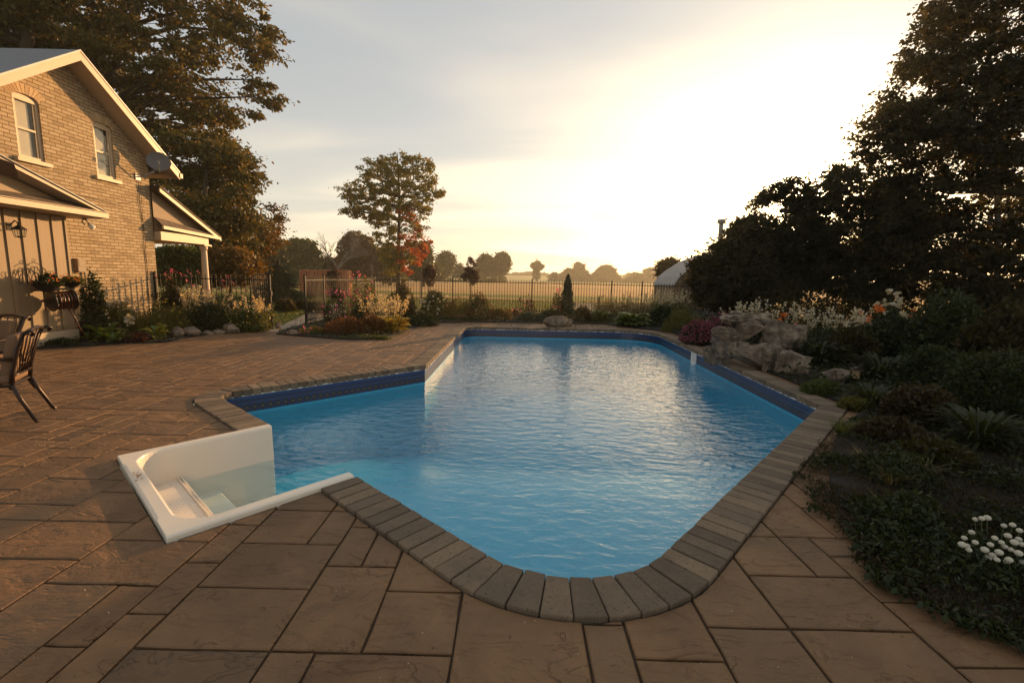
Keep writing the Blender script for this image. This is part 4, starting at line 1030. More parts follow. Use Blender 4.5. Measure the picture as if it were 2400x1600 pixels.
# ================================================================== FENCE
def fence(name, label, pts, top=1.5, sp=.122, group=None, z0=0.0, cat='fence', pr=.0085, thick_posts=True):
    c0 = Vector((*pts[0], z0)); t = thing(name, label, cat, (c0.x, c0.y, z0), group)
    for i, p in enumerate(pts):
        mb = MB(); w = .026; mb.box((p[0]-w, p[1]-w, z0-.03), (p[0]+w, p[1]+w, z0+top+.02)); mb.lathe([(.034, 0), (.034, .012), (.004, .045)], (p[0], p[1], z0+top+.02), 4); mb.build('post', M['iron'], t)
    for a, b in zip(pts, pts[1:]):
        mb = MB(); a = Vector((*a, z0)); b = Vector((*b, z0)); L = (b-a).length; n = int(L/sp); Z = Vector((0,0,1))
        for h in (top-.13, .14): mb.bar(a+Z*h, b+Z*h, .022, .028)
        for k in range(1, n):
            q = a.lerp(b, k/n); mb.add([q+Vector((x*pr, y*pr, .06)) for x, y in ((-1,-1),(1,-1),(1,1),(-1,1))]+[q+Vector((x*pr, y*pr, top-.03)) for x, y in ((-1,-1),(1,-1),(1,1),(-1,1))]+[q+Z*(top+.005)],
                [(0,3,2,1),(0,1,5,4),(1,2,6,5),(2,3,7,6),(3,0,4,7),(4,5,8),(5,6,8),(6,7,8),(7,4,8)])
        mb.build('picket_panel', M['iron'], t)
    return t
GF = 'black iron picket fence runs'
fence('iron_fence', 'long black picket fence along the field behind the far flower bed', [(-6.2,20.5),(-2.7,20.5),(.84,20.5),(4.4,20.5),(5.76,20.5),(9.3,20.5),(12.8,20.5)])
fence('iron_fence', 'black picket fence receding from right gate post toward the field corner', [(-6.44,14.15),(-6.62,16.0),(-6.2,18.2),(-6.21,20.47)])
fence('iron_fence', 'black picket fence between brick house corner and left gate post', [(-9.86,12.62),(-7.0,13.16)])
def gate():
    t = thing('iron_gate', 'open black picket gate leaf swung back against the left gate post', 'gate', (-7.0, 13.2, 0)); mb = MB()
    a = Vector((-7.04, 13.22, 0)); b = Vector((-7.95, 13.85, 0)); Z = Vector((0,0,1))
    for h in (.14, 1.1): mb.bar(a+Z*h, b+Z*h, .022, .03)
    mb.tube([a.lerp(b, k/10)+Z*(1.36+.16*math.sin(math.pi*k/10)) for k in range(11)], .014, 5)
    for k in range(10): q = a.lerp(b, k/9); mb.bar(q+Z*.10, q+Z*(1.40+.16*math.sin(math.pi*k/9)), .018 if 0 < k < 9 else .035, .018 if 0 < k < 9 else .035, up=(1,0,0))
    mb.build('gate_leaf', M['iron'], t)
    mb = MB(); mb.box((-7.02, 13.12, .93), (-6.95, 13.20, 1.05)); mb.build('latch', M['iron'], t)
gate()

# ================================================================== FURNITURE
def chair(name, label, ox, oy, rot, seed):
    Mx = Matrix.Translation((ox, oy, 0)) @ Matrix.Rotation(rot, 4, 'Z'); t = thing(name, label, 'chair', (ox, oy, 0), 'patio chairs')
    def B(mb, n, mat, **k): return mb.xf(Mx).build(n, M[mat], t, **k)
    for s in (-1, 1):
        mb = MB(); mb.tube([(s*.235, -.21, .42), (s*.245, -.27, .25), (s*.26, -.36, .03), (s*.265, -.38, .012)], [.020, .019, .018, .019], 8); B(mb, 'leg', 'bronze', smooth=True)
        mb = MB(); mb.tube([(s*.25, .24, .44), (s*.255, .27, .25), (s*.26, .29, .012)], [.020, .019, .020], 8); B(mb, 'leg', 'bronze', smooth=True)
        mb = MB(); mb.tube([(s*.235, -.21, .36), (s*.235, -.235, .55), (s*.24, -.29, .78), (s*.245, -.35, .93), (s*.245, -.40, .955), (s*.245, -.425, .93), (s*.245, -.40, .905)], .020, 8); B(mb, 'back_post', 'bronze', smooth=True)
        mb = MB(); mb.tube([(s*.24, -.25, .66), (s*.275, -.12, .69), (s*.29, .10, .665), (s*.285, .24, .64), (s*.275, .29, .60), (s*.262, .27, .52), (s*.25, .22, .42)], .019, 8); B(mb, 'arm_rest', 'bronze', smooth=True)
    mb = MB(); mb.tube([(x, -.36-.02*math.cos(x*6), .93+.035*(1-(x/.245)**2)) for x in np.linspace(-.245, .245, 9)], .020, 8)
    mb.tube([(x, -.235, .50+.0*x) for x in np.linspace(-.235, .235, 4)], .013, 8)
    for k in range(5):
        x0 = -.20+.10*k; 
        mb.tube([(x0*.45, -.238, .50), (x0*.9+.02, -.28, .70), (x0*1.05, -.355, .945)], .0075, 6)
        if k in (0, 4): mb.tube([(-x0*.9, -.238, .50), (x0*.15, -.255, .62), (x0*1.05, -.30, .80)], .0065, 6)
    B(mb, 'back_lattice', 'bronze', smooth=True)
    mb = MB(); mb.tube([(-.24, -.21, .40), (.24, -.21, .40), (.25, .24, .42), (-.25, .24, .42), (-.24, -.21, .40)], .018, 8); B(mb, 'seat_frame', 'bronze')
    mb = MB(); mb.box((-.235, -.215, .415), (.235, .25, .51)); B(mb, 'seat_cushion', 'cushion', smooth=True, bevel=.035)
    mb = MB(); sh = lambda z: -.165-.20*(z-.45)
    for z0_, z1_ in ((.47, .68), (.675, .91)):
        mb.add([(x*.215, sh(z)+d, z) for z in (z0_, z1_) for x in (-1, 1) for d in (.05, -.048)], [(0,1,3,2),(4,6,7,5),(0,4,5,1),(2,3,7,6),(0,2,6,4),(1,5,7,3)])
    B(mb, 'back_cushion', 'cushion', smooth=True, bevel=.025)
    return t
chair('patio_chair', 'front patio chair seen from behind, bronze lattice back and tan cushion', -5.36, 4.58, R(120.8), 1)
chair('patio_chair', 'second patio chair further back, half hidden behind the front one', -6.62, 5.55, R(172), 2)
def umbrella():
    c = Vector((-6.55, 4.35, 0)); t = thing('patio_umbrella', 'grey patio umbrella, only its corner showing at left edge', 'umbrella', tuple(c))
    tip = AT(27, 374, 4.9); rad = math.hypot(tip.x-c.x, tip.y-c.y); a0 = math.atan2(tip.y-c.y, tip.x-c.x)
    mb = MB(); n = 8; vs = [(c.x, c.y, tip.z+.50)]
    for k in range(n*4):
        th = a0+2*math.pi*k/(n*4); f = (k % 4)/4; rr = rad*(1-.075*math.sin(math.pi*f)); zz = tip.z+.05*math.sin(math.pi*f)
        vs += [(c.x+rr*.5*math.cos(th), c.y+rr*.5*math.sin(th), tip.z+.30), (c.x+rr*math.cos(th), c.y+rr*math.sin(th), zz)]
    N = n*4; fs = []
    for k in range(N):
        j = (k+1) % N; fs += [(0, 1+2*k, 1+2*j), (1+2*k, 2+2*k, 2+2*j, 1+2*j)]
    mb.add(vs, fs); mb.build('canopy', simple('grey_canvas', (.16,.14,.125), .85), t, smooth=True)
    mb = MB(); mb.tube([(c.x, c.y, 0), (c.x, c.y, tip.z+.55)], .022, 8); mb.lathe([(.26, 0), (.26, .04), (.05, .08), (.04, .3)], (c.x, c.y, 0), 16); mb.build('pole', M['bronze'], t)
umbrella()

# ================================================================== ROCKS
def prock(label, x0, x1, y0, y1, Y, seed, dep=.7, **k):
    c = AT((x0+x1)/2, (y0+y1)/2, Y); rx = SZ((x1-x0)/2, Y); rz = SZ((y1-y0)/2, Y); return rock(label, c.x, c.y+0, c.z, rx*1.06, max(rx, rz)*dep, rz*1.08, seed, **k)
prock('large rounded pale boulder on the patio behind the far pool edge', 1250, 1308, 724, 757, 14.9, 3, rough=.10, facet=.75)
prock('small dark stone tucked behind the big pale pool-side boulder', 1295, 1316, 730, 755, 15.3, 5)
prock('grey round stone at the left bed edge, nearest the hosta', 392, 424, 750, 778, 10.7, 11, rough=.12)
prock('broad grey-green stone second from the hosta in the left bed edge', 418, 462, 750, 775, 11.0, 12, rough=.12)
prock('flat pale stone in the middle of the left bed edge', 460, 494, 759, 775, 11.45, 13, rough=.1)
prock('small rounded stone just left of the brown one in the left bed edge', 488, 518, 755, 771, 11.6, 14, rough=.1)
prock('brownish red stone in the left bed edge, nearest the gate', 510, 552, 744, 768, 11.75, 15, rough=.12)
prock('small upright stone beside the open gate post', 632, 644, 738, 756, 13.0, 16)
prock('pinkish stone at the left tip of the middle flower bed', 655, 688, 757, 778, 11.7, 17, rough=.15)
RG = None
rocks = [('low squared pale rock, left end of the waterfall beside the skimmer', 1618, 1705, 782, 838, 8.9, 21, .5, 1.0),
 ('rounded middle rock of the front waterfall row', 1690, 1775, 788, 850, 8.4, 22, .6, .6),
 ('dark fractured rock of the front waterfall row', 1745, 1800, 785, 855, 8.3, 23, .6, .8),
 ('rightmost low rock of the waterfall, partly under leaves', 1780, 1850, 806, 868, 7.9, 24, .7, .6),
 ('rough grey rock stacked above the left end rock', 1640, 1712, 750, 800, 9.3, 25, .6, .9),
 ('small round stone wedged between front waterfall rocks', 1682, 1718, 785, 812, 8.8, 26, .8, .3),
 ('upright wedge rock in the middle of the waterfall', 1698, 1745, 735, 805, 9.1, 27, .7, .8),
 ('flat capstone lying on top of the waterfall', 1665, 1760, 718, 745, 9.5, 28, .9, .9),
 ('big dark lichen-spotted rock at upper right of the waterfall', 1735, 1835, 735, 808, 9.2, 29, .7, .7),
 ('slanted rock behind the big dark one at the waterfall right', 1790, 1850, 748, 805, 9.6, 30, .7, .9),
 ('small pale stone perched left on the waterfall top', 1668, 1700, 740, 765, 9.6, 31, .8, .6),
 ('tiny stone between capstone and grey rock', 1655, 1680, 765, 785, 9.3, 32, .8, .4)]
for l, x0, x1, y0, y1, Y, sd, dp, fc in rocks: prock(l, x0, x1, y0, y1, Y, sd, dep=dp, facet=fc, rough=.25, cat='rock', name='waterfall_rock', hull=True, rot=(sd % 5-2)*.12)
prock('half buried brown stone beside the path light in the right bed', 1885, 1965, 845, 880, 7.2, 41, dep=.6)
def path_light():
    X, Y = G(1962, 893); t = thing('path_light', 'small bronze garden path light in the dark right bed', 'garden light', (X, Y, 0)); mb = MB()
    mb.tube([(X, Y, 0), (X, Y, .20)], .012, 8); mb.build('stake', M['bronze'], t)
    mb = MB(); mb.lathe([(.035, 0), (.055, .10), (.05, .11)], (X, Y, .19), 8); mb.lathe([(.052, -.012), (.052, 0)], (X, Y, .19), 12); mb.build('lens', simple('amber_glass', (.35,.25,.15), .3), t)
    mb = MB(); mb.lathe([(.095, 0), (.09, .012), (.05, .02), (.055, .035), (.01, .05)], (X, Y, .30), 16); mb.build('cap', M['bronze'], t)
path_light()

# ================================================================== PLANTS
def pb(x0, x1, yt, Y):
    c = AT((x0+x1)/2, yt, Y); return c.x, SZ((x1-x0)/2, Y), max(.05, c.z)
def PS(name, label, cat, x0, x1, yt, Y, mat, leaf, n, seed, **k):
    x, r, h = pb(x0, x1, yt, Y); return shrub(name, label, cat, x, Y, r, h, mat, leaf, n, seed, ry=k.pop('ry', r*.8), **k)
def PH(label, x0, x1, yt, Y, n, mat, seed, **k):
    x, r, h = pb(x0, x1, yt, Y); return hosta(label, x, Y, r, h, n, mat, seed, **k)
def PP(label, x0, x1, yt, Y, n, seed, **k):
    x, r, h = pb(x0, x1, yt, Y); return spikes(label, x, Y, r, k.pop('ry', .4), h, n, seed, **k)
# left bed
PS('climbing_shrub', 'dark leafy shrub with pale blooms rising against brick beside hose reel', 'shrub', 172, 245, 615, 10.15, 'deep', .07, 2600, 101, ry=.3, flowers='cream', fn=40, fs=.04)
blades('grass_clump', 'tuft of green blades at the foot of the tan boards', 'grass clump', *G(122, 790), .3, .42, 220, 'grassb', 102, w=.012)
PS('groundcover_patch', 'low leafy patch under the hose reel at the patio edge', 'plant', 100, 185, 775, 9.2, 'deep', .05, 900, 103, ry=.25)
PH('large green hosta clump just right of the tan extension wall', 185, 280, 728, 10.0, 46, 'hosta', 104)
PH('low green hosta in front of the left bed, left of the burgundy plant', 215, 300, 752, 9.75, 40, 'hosta', 105)
PH('variegated yellow-edged hosta at the right end of the left bed front', 320, 398, 735, 10.3, 44, 'vari', 106)
PS('coral_bells', 'burgundy leafed low plant in front of the variegated hosta', 'plant', 278, 345, 762, 9.95, 'burg', .07, 620, 107, ry=.3)
PP('single white lily bloom standing among the hostas by the brick wall', 283, 297, 716, 10.4, 3, 108, leafn=60, ry=.1, fs=.09, dens=16, pl=.16)
blades('grass_clump', 'arching ornamental grass between white lily and golden spirea', 'grass clump', *G(318, 772)[:2], .5, .62, 260, 'olive', 109, w=.012)
PS('grey_shrub', 'soft grey-green shrub low against the brick wall', 'shrub', 225, 330, 690, 11.1, 'olive', .06, 1700, 110)
PS('spirea', 'golden topped rounded spirea in front of the fence by brick corner', 'shrub', 318, 432, 690, 11.3, 'olive', .05, 4200, 111, flowers='gold', fn=40, fs=.05)
PS('shrub', 'dense dark round shrub at the brick house corner', 'shrub', 362, 416, 622, 12.15, 'dark', .05, 4200, 112)
PP('tall pink-flowered perennial rising behind the dark corner shrub', 360, 402, 618, 12.4, 7, 113, mat='pinkf', pl=.08, dens=6, fs=.04)
PP('pink cosmos flowers along the fence near the porch column', 430, 560, 632, 12.85, 16, 114, mat='pinkf', pl=.06, dens=5, fs=.04, leafn=2200)
PP('pale cream astilbe spikes along the fence below the porch column', 415, 500, 665, 12.3, 34, 115, mat='cream', pl=.3, leafn=1200)
PP('pale cream astilbe spikes next to the open gate leaf', 540, 612, 680, 12.5, 26, 116, mat='cream', pl=.3, leafn=1200, fol='olive')
PS('shrub', 'broad dark green shrub behind the brown bed stone', 'shrub', 425, 530, 690, 11.95, 'deep', .06, 4600, 117)
PS('shrub', 'spreading yellow-green shrub beside the left gate post', 'shrub', 510, 618, 700, 12.3, 'green', .06, 3800, 118, flowers='gold', fn=40, fs=.05)
# beyond the gate
for i, (x0, x1, yt, Y, l) in enumerate([(628, 680, 682, 19, 'dark low shrub beyond the gate, left of the path'), (672, 722, 686, 20, 'dark low shrub beyond the gate, right of the first'), (700, 765, 690, 18.6, 'dark leafy mass behind the right gate post')]):
    PS('shrub', l, 'shrub', x0, x1, yt, Y, 'dark', .07, 3800, 130+i, group='low shrubs beyond the gate')
# middle bed
PS('rose_bush', 'rose bush with pink blooms behind the right gate post', 'shrub', 738, 800, 650, 15.2, 'deep', .05, 2600, 140, flowers='pinkf', fn=26, fs=.08, rough=.4)
PS('rose_bush', 'tall airy rose bush with pink blooms in front of receding fence', 'shrub', 790, 872, 628, 16.2, 'olive', .06, 3200, 141, flowers='pinkf', fn=30, fs=.08, rough=.5)
PS('shrub', 'dark rounded bush standing before the corner of the fence', 'shrub', 884, 958, 640, 16.2, 'dark', .06, 5200, 142)
PS('shrub', 'dark green mass under the pink rose blooms', 'shrub', 800, 900, 680, 14.6, 'deep', .06, 3800, 143)
PS('dwarf_shrub', 'russet orange low shrub at the front of the middle bed, left half', 'shrub', 740, 838, 722, 12.0, 'russet', .045, 4200, 144)
PS('dwarf_shrub', 'russet orange low shrub touching the golden hosta', 'shrub', 815, 890, 716, 12.2, 'russet', .045, 3800, 145)
PH('small yellow hosta behind the russet shrub', 750, 795, 736, 12.5, 26, 'vari', 146)
PS('groundcover_patch', 'low pink-flowered groundcover behind the pinkish stone', 'plant', 680, 755, 748, 11.9, 'olive', .04, 1500, 147, flowers='pinkf', fn=10, fs=.05)
PS('groundcover_patch', 'creeping green groundcover at the patio edge of the middle bed', 'plant', 770, 905, 768, 11.25, 'green', .035, 1800, 148, ry=.25)
PH('golden hosta with cream flower plumes at the right tip of the middle bed', 850, 948, 708, 12.6, 80, 'gold', 149, plumes=26, ph=.95, pl=.34, lean=(.1, 0))
PH('golden green hosta with taller plumes just behind the first', 820, 900, 712, 13.2, 50, 'vari', 150, plumes=16, ph=.95, pl=.32, lean=(-.1, 0))
PS('shrub', 'low green filler shrub right of the golden hosta', 'shrub', 925, 1010, 712, 14.6, 'deep', .06, 2600, 151)
# far bed
PS('phlox', 'dark bush dotted with white flowers in the far bed', 'flowers', 960, 1040, 662, 17.4, 'deep', .06, 5200, 160, flowers='whitef', fn=34, fs=.085)
PS('spirea', 'russet and green spirea mound, left of three in the far bed', 'shrub', 1015, 1090, 682, 17.0, 'olive', .05, 3600, 161, flowers='russet', fn=150, fs=.05)
PS('spirea', 'broad russet topped spirea in the middle of the far bed', 'shrub', 1060, 1135, 672, 17.2, 'deep', .05, 4200, 162, flowers='russet', fn=170, fs=.05)
PS('spirea', 'small rusty spirea tapering off toward the open fence view', 'shrub', 1118, 1180, 706, 16.9, 'olive', .045, 2600, 163, flowers='russet', fn=130, fs=.05)
PS('groundcover_patch', 'long low green edging along the far side of the patio', 'plant', 1000, 1120, 728, 16.4, 'deep', .05, 2200, 164, ry=.3)
PS('rose_bush', 'open sparse rose bush against the fence behind the boulder', 'shrub', 1175, 1235, 676, 18.6, 'purple', .08, 520, 165, rough=.6, flowers='pinkf', fn=6, fs=.08)
PS('juniper', 'low dark juniper, left of the pale boulder', 'shrub', 1180, 1262, 714, 16.9, 'spruce', .05, 3600, 166)
PS('shrub', 'low green bush directly behind the pale boulder', 'shrub', 1225, 1320, 708, 17.4, 'deep', .05, 3600, 167)
PS('clematis', 'dark climbing clematis with few pink flowers beside the slim cedar', 'climber', 1263, 1300, 664, 18.0, 'dark', .06, 1700, 168, flowers='pinkf', fn=12, fs=.08)
def cedar(label, px, yt, Y, r, seed, mat='spruce'):
    rng = nrand(seed); c = AT(px, yt, Y); t = thing('cedar', label, 'tree', (c.x, Y, 0)); n = 5200; f = rng.uniform(0, 1, n)**.8
    a = rng.uniform(0, 2*math.pi, n); rr = r*(1-f)**.55*(.75+.35*np.sin(f*26+a*2)*.5+.2*rng.normal(size=n)); P = np.stack([c.x+rr*np.cos(a), Y+rr*np.sin(a), .05+f*c.z], 1)
    ax = np.stack([np.cos(a)*.5, np.sin(a)*.5, np.ones(n)], 1); quads_obj('foliage', leaf_quads(P, .08, rng, ax, .5, .35), M[mat], t)
    mb = MB(); mb.tube([(c.x, Y, -.05), (c.x, Y, c.z*.9)], [.04, .01], 6); mb.build('trunk', M['bark'], t); return t
cedar('slim pointed cedar in front of the fence, right of the pale boulder', 1305, 634, 18.2, .30, 169)
PS('boxwood', 'clipped dark green boxwood ball near the fence right of the cedar', 'shrub', 1318, 1361, 697, 16.9, 'dark', .04, 5200, 170, rough=.05)
PH('light green hosta next to the clipped ball', 1348, 1415, 702, 17.2, 60, 'hosta', 171)
PS('groundcover_patch', 'sunlit yellow-green groundcover in front of the hosta at the far patio edge', 'plant', 1330, 1440, 728, 16.9, 'olive', .05, 1800, 172, ry=.3)
PH('big green hosta mound at the far right corner of the patio', 1405, 1500, 706, 15.9, 90, 'hosta', 173)
PP('pale feathery spikes catching light in front of the fence, left group', 1370, 1440, 678, 19.4, 40, 174, mat='straw', pl=.5, fol='straw', leafn=2200)
PP('pale feathery spikes catching light in front of the fence, right group', 1440, 1520, 676, 19.2, 46, 175, mat='cream', pl=.45, fol='straw', leafn=2200)
PP('white flower spikes standing at the fence near the grey barn roof', 1505, 1590, 668, 18.6, 50, 176, mat='whitef', pl=.4, fol='green', leafn=2500)
PS('shrub', 'dark green shrub between the big hosta and the olive mound', 'shrub', 1490, 1560, 698, 16.0, 'deep', .06, 4200, 177)
PS('shrub', 'rounded olive-green mound left of the pink sedum', 'shrub', 1522, 1622, 704, 14.2, 'olive', .035, 9000, 178, rough=.08)
PS('sedum', 'dusky pink sedum mound left of the waterfall rocks, nearest the pool', 'flowers', 1565, 1650, 738, 11.6, 'deep', .06, 2600, 179, flowers='sedum', fn=330, fs=.06, petal=7)
PS('sedum', 'dusky pink sedum mound behind the waterfall capstone', 'flowers', 1625, 1725, 722, 12.4, 'deep', .06, 2600, 180, flowers='sedum', fn=380, fs=.06, petal=7)
# right bed
PP('tall white flower spikes directly above the waterfall rocks', 1690, 1765, 690, 11.6, 19, 190, pl=.34, dens=26, fs=.055)
PP('white flower spikes behind the waterfall, second group', 1765, 1835, 700, 11.2, 14, 191, pl=.3, dens=20, fs=.055)
PP('white flower spikes right of the waterfall at mid height', 1835, 1925, 712, 10.6, 18, 192, pl=.26, dens=20, fs=.055)
PP('white flower spikes scattered toward the leafy right side', 1915, 2020, 716, 10.0, 17, 193, pl=.24, dens=20, fs=.055)
PP('orange lilies among the white spikes, left cluster', 1770, 1810, 722, 10.9, 9, 194, mat='orangef', pl=.1, dens=12, fs=.07)
PP('orange lilies below the white hydrangea heads', 1985, 2050, 702, 10.4, 10, 195, mat='orangef', pl=.1, dens=12, fs=.08)
PS('hydrangea', 'white hydrangea heads at the back of the right bed', 'shrub', 2000, 2090, 676, 11.0, 'dark', .09, 2600, 196, flowers='whitef', fn=40, fs=.11, petal=9)
big = [(1845, 1935, 770, 8.8, 'deep', 'strappy leafed perennial clump right of the waterfall rocks'), (1915, 2020, 748, 9.0, 'dark', 'dark leafy clump under the scattered white spikes'),
       (2000, 2130, 700, 9.2, 'deep', 'tall dark bush right of the hydrangea'), (2110, 2260, 660, 8.6, 'deep', 'tall dark bush reaching up toward the big right tree'), (2240, 2400, 690, 7.2, 'dark', 'large dark bush at the right picture edge'),
       (1975, 2100, 800, 7.4, 'deep', 'arching strappy perennial behind the path light'), (2080, 2230, 790, 6.8, 'dark', 'broad dark bush in the middle of the right bed'), (2200, 2400, 800, 5.6, 'deep', 'dark bush at right edge below the largest'),
       (1950, 2070, 880, 5.9, 'deep', 'low strappy leafed clump right of the coping corner'), (2050, 2190, 880, 5.2, 'dark', 'dark mound between coping corner and right edge'), (2180, 2352, 920, 4.4, 'deep', 'strappy leafed clump at lower right edge above the pompoms'),
       (1990, 2110, 960, 4.6, 'dark', 'low heathery mound nearest the right coping'), (2090, 2230, 1010, 3.9, 'deep', 'low dark mound behind the white pompoms')]
for i, (x0, x1, yt, Y, mt, l) in enumerate(big):
    if i in (0, 5, 8, 10):
        PH(l, x0-20, x1+20, yt-12, Y, 210, 'strap', 200+i, wid=.085, name='daylily_clump'); continue
    mt = {3: 'green2', 6: 'green2', 9: 'olive2', 11: 'olive2', 12: 'dark'}.get(i, mt)
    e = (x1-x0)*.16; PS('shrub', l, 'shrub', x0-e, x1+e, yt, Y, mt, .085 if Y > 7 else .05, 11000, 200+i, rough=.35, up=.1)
for i, (X, Y, rr, h, l) in enumerate([(9.6, 16.2, 1.5, 1.9, 'dark underbrush below the left end of the hedge trees'), (12.4, 16.0, 1.8, 2.0, 'dark underbrush between hedge tree trunks'), (15.6, 15.2, 2.0, 2.1, 'dark underbrush behind the hydrangea'), (13.0, 12.4, 1.3, 1.8, 'dark bush at the foot of the tall pale-trunked tree')]):
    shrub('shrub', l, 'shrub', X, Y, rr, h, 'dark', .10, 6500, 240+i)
PS('lime_shrub', 'small bright green mound by the coping right of the rocks', 'shrub', 1840, 1945, 872, 6.55, 'green', .035, 5200, 220)
PS('heather', 'soft grey-green mound spilling over the right coping corner', 'shrub', 1925, 2010, 912, 5.75, 'olive', .03, 6500, 221)
for i, (px, py, l) in enumerate([(1985, 1075, 'dry straw-coloured tuft nearest the coping in the right bed'), (2045, 1120, 'dry straw-coloured tuft behind the groundcover edge'), (2120, 1100, 'dry straw-coloured tuft further into the right bed')]):
    blades('straw_tuft', l, 'grass clump', *G(px, py), .16, .14, 90, 'straw', 230+i, w=.006, bend=1.2, z0=.03)
for i, (px, py, l) in enumerate([(1930, 1000, 'green bladed tuft beside the right coping, uppermost'), (2180, 1090, 'green bladed tuft behind the white pompom flowers'), (2060, 1215, 'green bladed tuft near the patio edge, left of the pompoms')]):
    blades('grass_clump', l, 'grass clump', *G(px, py), .20, .17, 90, 'grassb', 250+i, w=.007, bend=.9, z0=.03)
# creeping mat along the right patio edge
def mat_cover():
    rng = nrand(300); n = 210000; pts = BR[:8]; poly = [(2.02,2.03),(2.42,1.58),(2.88,1.05),(3.65,-.4),(7.5,-.4),(9.5,6),(7.5,8.5),(4.72,9.0),(4.50,5.95),(4.42,5.50),(3.85,5.05),(3.05,4.28),(2.50,3.70),(2.22,3.2),(2.18,2.8),(2.02,2.4)]
    x = rng.uniform(1.8, 9.5, n*4); y = rng.uniform(-.4, 9, n*4); jx = .04*np.sin(y*9)+.03*np.sin(y*23+1)+.03*rng.normal(size=len(x)); k = in_poly(poly, x+jx, y); w = rng.uniform(size=len(x)) < np.clip(14/(x*x+y*y), .22, 1); k &= w; x, y = x[k][:n], y[k][:n]
    ed = np.clip(edge_dist(poly, x, y)/.7, 0, 1)
    nz_ = np.array([noise.noise(Vector((a*1.7, b*1.7, 0)))+.5*noise.noise(Vector((a*5, b*5, 3))) for a, b in zip(x, y)]); hgt = np.maximum(0, .35+nz_*1.3)*(.12+.88*ed)
    keep = nz_+.6*ed > -.48+.25*rng.uniform(-1, 1, len(x)); x, y, hgt, nz_ = x[keep], y[keep], hgt[keep], nz_[keep]
    P = np.stack([x, y, .030+rng.uniform(0, 1, len(x))*(.022+.17*hgt)], 1); ax = np.zeros_like(P); ax[:, 2] = .5
    t = thing('groundcover', None, None, (2.5, 2.5, 0)); t['kind'] = 'stuff'; t['label'] = 'dark creeping groundcover spilling over the right patio edge'; t['category'] = 'groundcover'
    u = rng.uniform(size=len(P)); sel = nz_*1.2+.3*rng.normal(size=len(P))
    a = (sel > .25); b = (sel < -.1); c = ~a & ~b
    quads_obj('leaves', leaf_quads(P[a], .045, rng, ax[a], 1.0, .5), M['deep'], t)
    quads_obj('leaves', leaf_quads(P[b], .040, rng, ax[b]*3, .8, .10), M['straw2'], t)
    quads_obj('leaves', leaf_quads(P[c], .030, rng, ax[c], 1.2, .38), M['heath'], t)
mat_cover()
def pompoms():
    spots = [(2222,1253),(2215,1235),(2232,1222),(2210,1250),(2240,1245),(2255,1190),(2240,1192),(2268,1189),(2262,1262),(2275,1250),(2280,1275),(2295,1268),(2300,1245),(2315,1230),(2308,1255),(2322,1262),(2330,1245),(2340,1238),(2318,1285),(2340,1270),(2326,1205),(2342,1218),(2306,1207),(2290,1285),(2270,1280),(2350,1290),(2348,1250),(2285,1235),(2312,1290),(2225,1262)]
    x, y = G(2285, 1330); t = thing('white_pompom_plant', 'low plant crowded with round white button flowers at lower right', 'flowers', (x, y, .03)); fm = None
    rng = random.Random(4)
    for i, (px, py) in enumerate(spots):
        z = .17+.05*rng.random()-(py-1190)*.0006; X, Y = G(px, py, z); r = .0165*rng.uniform(.8, 1.15)
        if fm is None:
            bm = bmesh.new(); bmesh.ops.create_icosphere(bm, subdivisions=3, radius=.0165)
            for v in bm.verts: v.co *= 1+.16*noise.noise(v.co*260); v.co.z *= .9
            fm = bpy.data.meshes.new('flower_head'); bm.to_mesh(fm); bm.free(); fm.materials.append(simple('pompom_white', (.55,.52,.42), .8, .1, 200, .8, .003))
        o = bpy.data.objects.new('flower_head', fm); o.location = (X-x, Y-y, z-.03); o.scale = (r/.0165,)*3; put(o, t)
        mb = MB(); mb.tube([(X+.3*(x-X), Y+.3*(y-Y), .03), (X, Y, z-.008)], .0022, 4); mb.build('flower_stalk', M['stem'], t)
    g = nrand(9); P = np.stack([x+.36*g.normal(size=1600)*.6, y+.2*g.normal(size=1600)*.7, .04+g.uniform(0, .11, 1600)], 1); quads_obj('foliage', leaf_quads(P, .04, g, None, 1, .35), M['deep'], t)
pompoms()
# bed edging and litter in the planted beds
def litter():
    rng = nrand(310); n = 9000; x = rng.uniform(-10, 3.2, n*4); y = rng.uniform(8.5, 20.4, n*4); k = in_poly(BL, x, y) | in_poly(BP, x, y); x, y = x[k][:n], y[k][:n]
    P = np.stack([x, y, .04+.10*rng.uniform(0, 1, len(x))**2], 1); quads_obj('bed_groundcover', leaf_quads(P, .06, rng, None, 1, .5), M['deep'], None, (-6, 12, 0), kind='stuff', label='low green seedlings and mulch litter between the bed plants', cat='groundcover')
    n = 20000; x = rng.uniform(2.9, 16, n); y = rng.uniform(6, 20, n); k = in_poly(BR, x, y); x, y = x[k], y[k]
    P = np.stack([x, y, .04+.22*rng.uniform(0, 1, len(x))**2], 1); quads_obj('bed_groundcover', leaf_quads(P, .08, rng, None, 1, .5), M['deep'], None, (6, 12, 0), kind='stuff', label='low dark foliage filling the far right bed', cat='groundcover')
litter()
blades('lawn_grass', 'short lawn grass between the beds and the field', 'grass', 0, 24.5, 26, .12, 60000, 'grassb', 320, z0=-.06, ry=9.5, w=.02, kind='stuff', bend=.6)
# grit and fallen bits on the paving
def grit():
    rng = nrand(330); n = 420; x = rng.uniform(-4, 2.4, n); y = rng.uniform(1.0, 4.5, n)**1; k = ~in_poly(cut_poly, x, y) & ~in_poly(BR, x, y); x, y = x[k], y[k]
    P = np.stack([x, y, np.full(len(x), .004)], 1); quads_obj('grit', leaf_quads(P, .006, rng, None, 1, .8), simple('grit_grain', (.55,.42,.3), .8), None, (0, 2, 0), kind='stuff', label='pale grit and seed husks scattered on the patio', cat='debris')
grit()

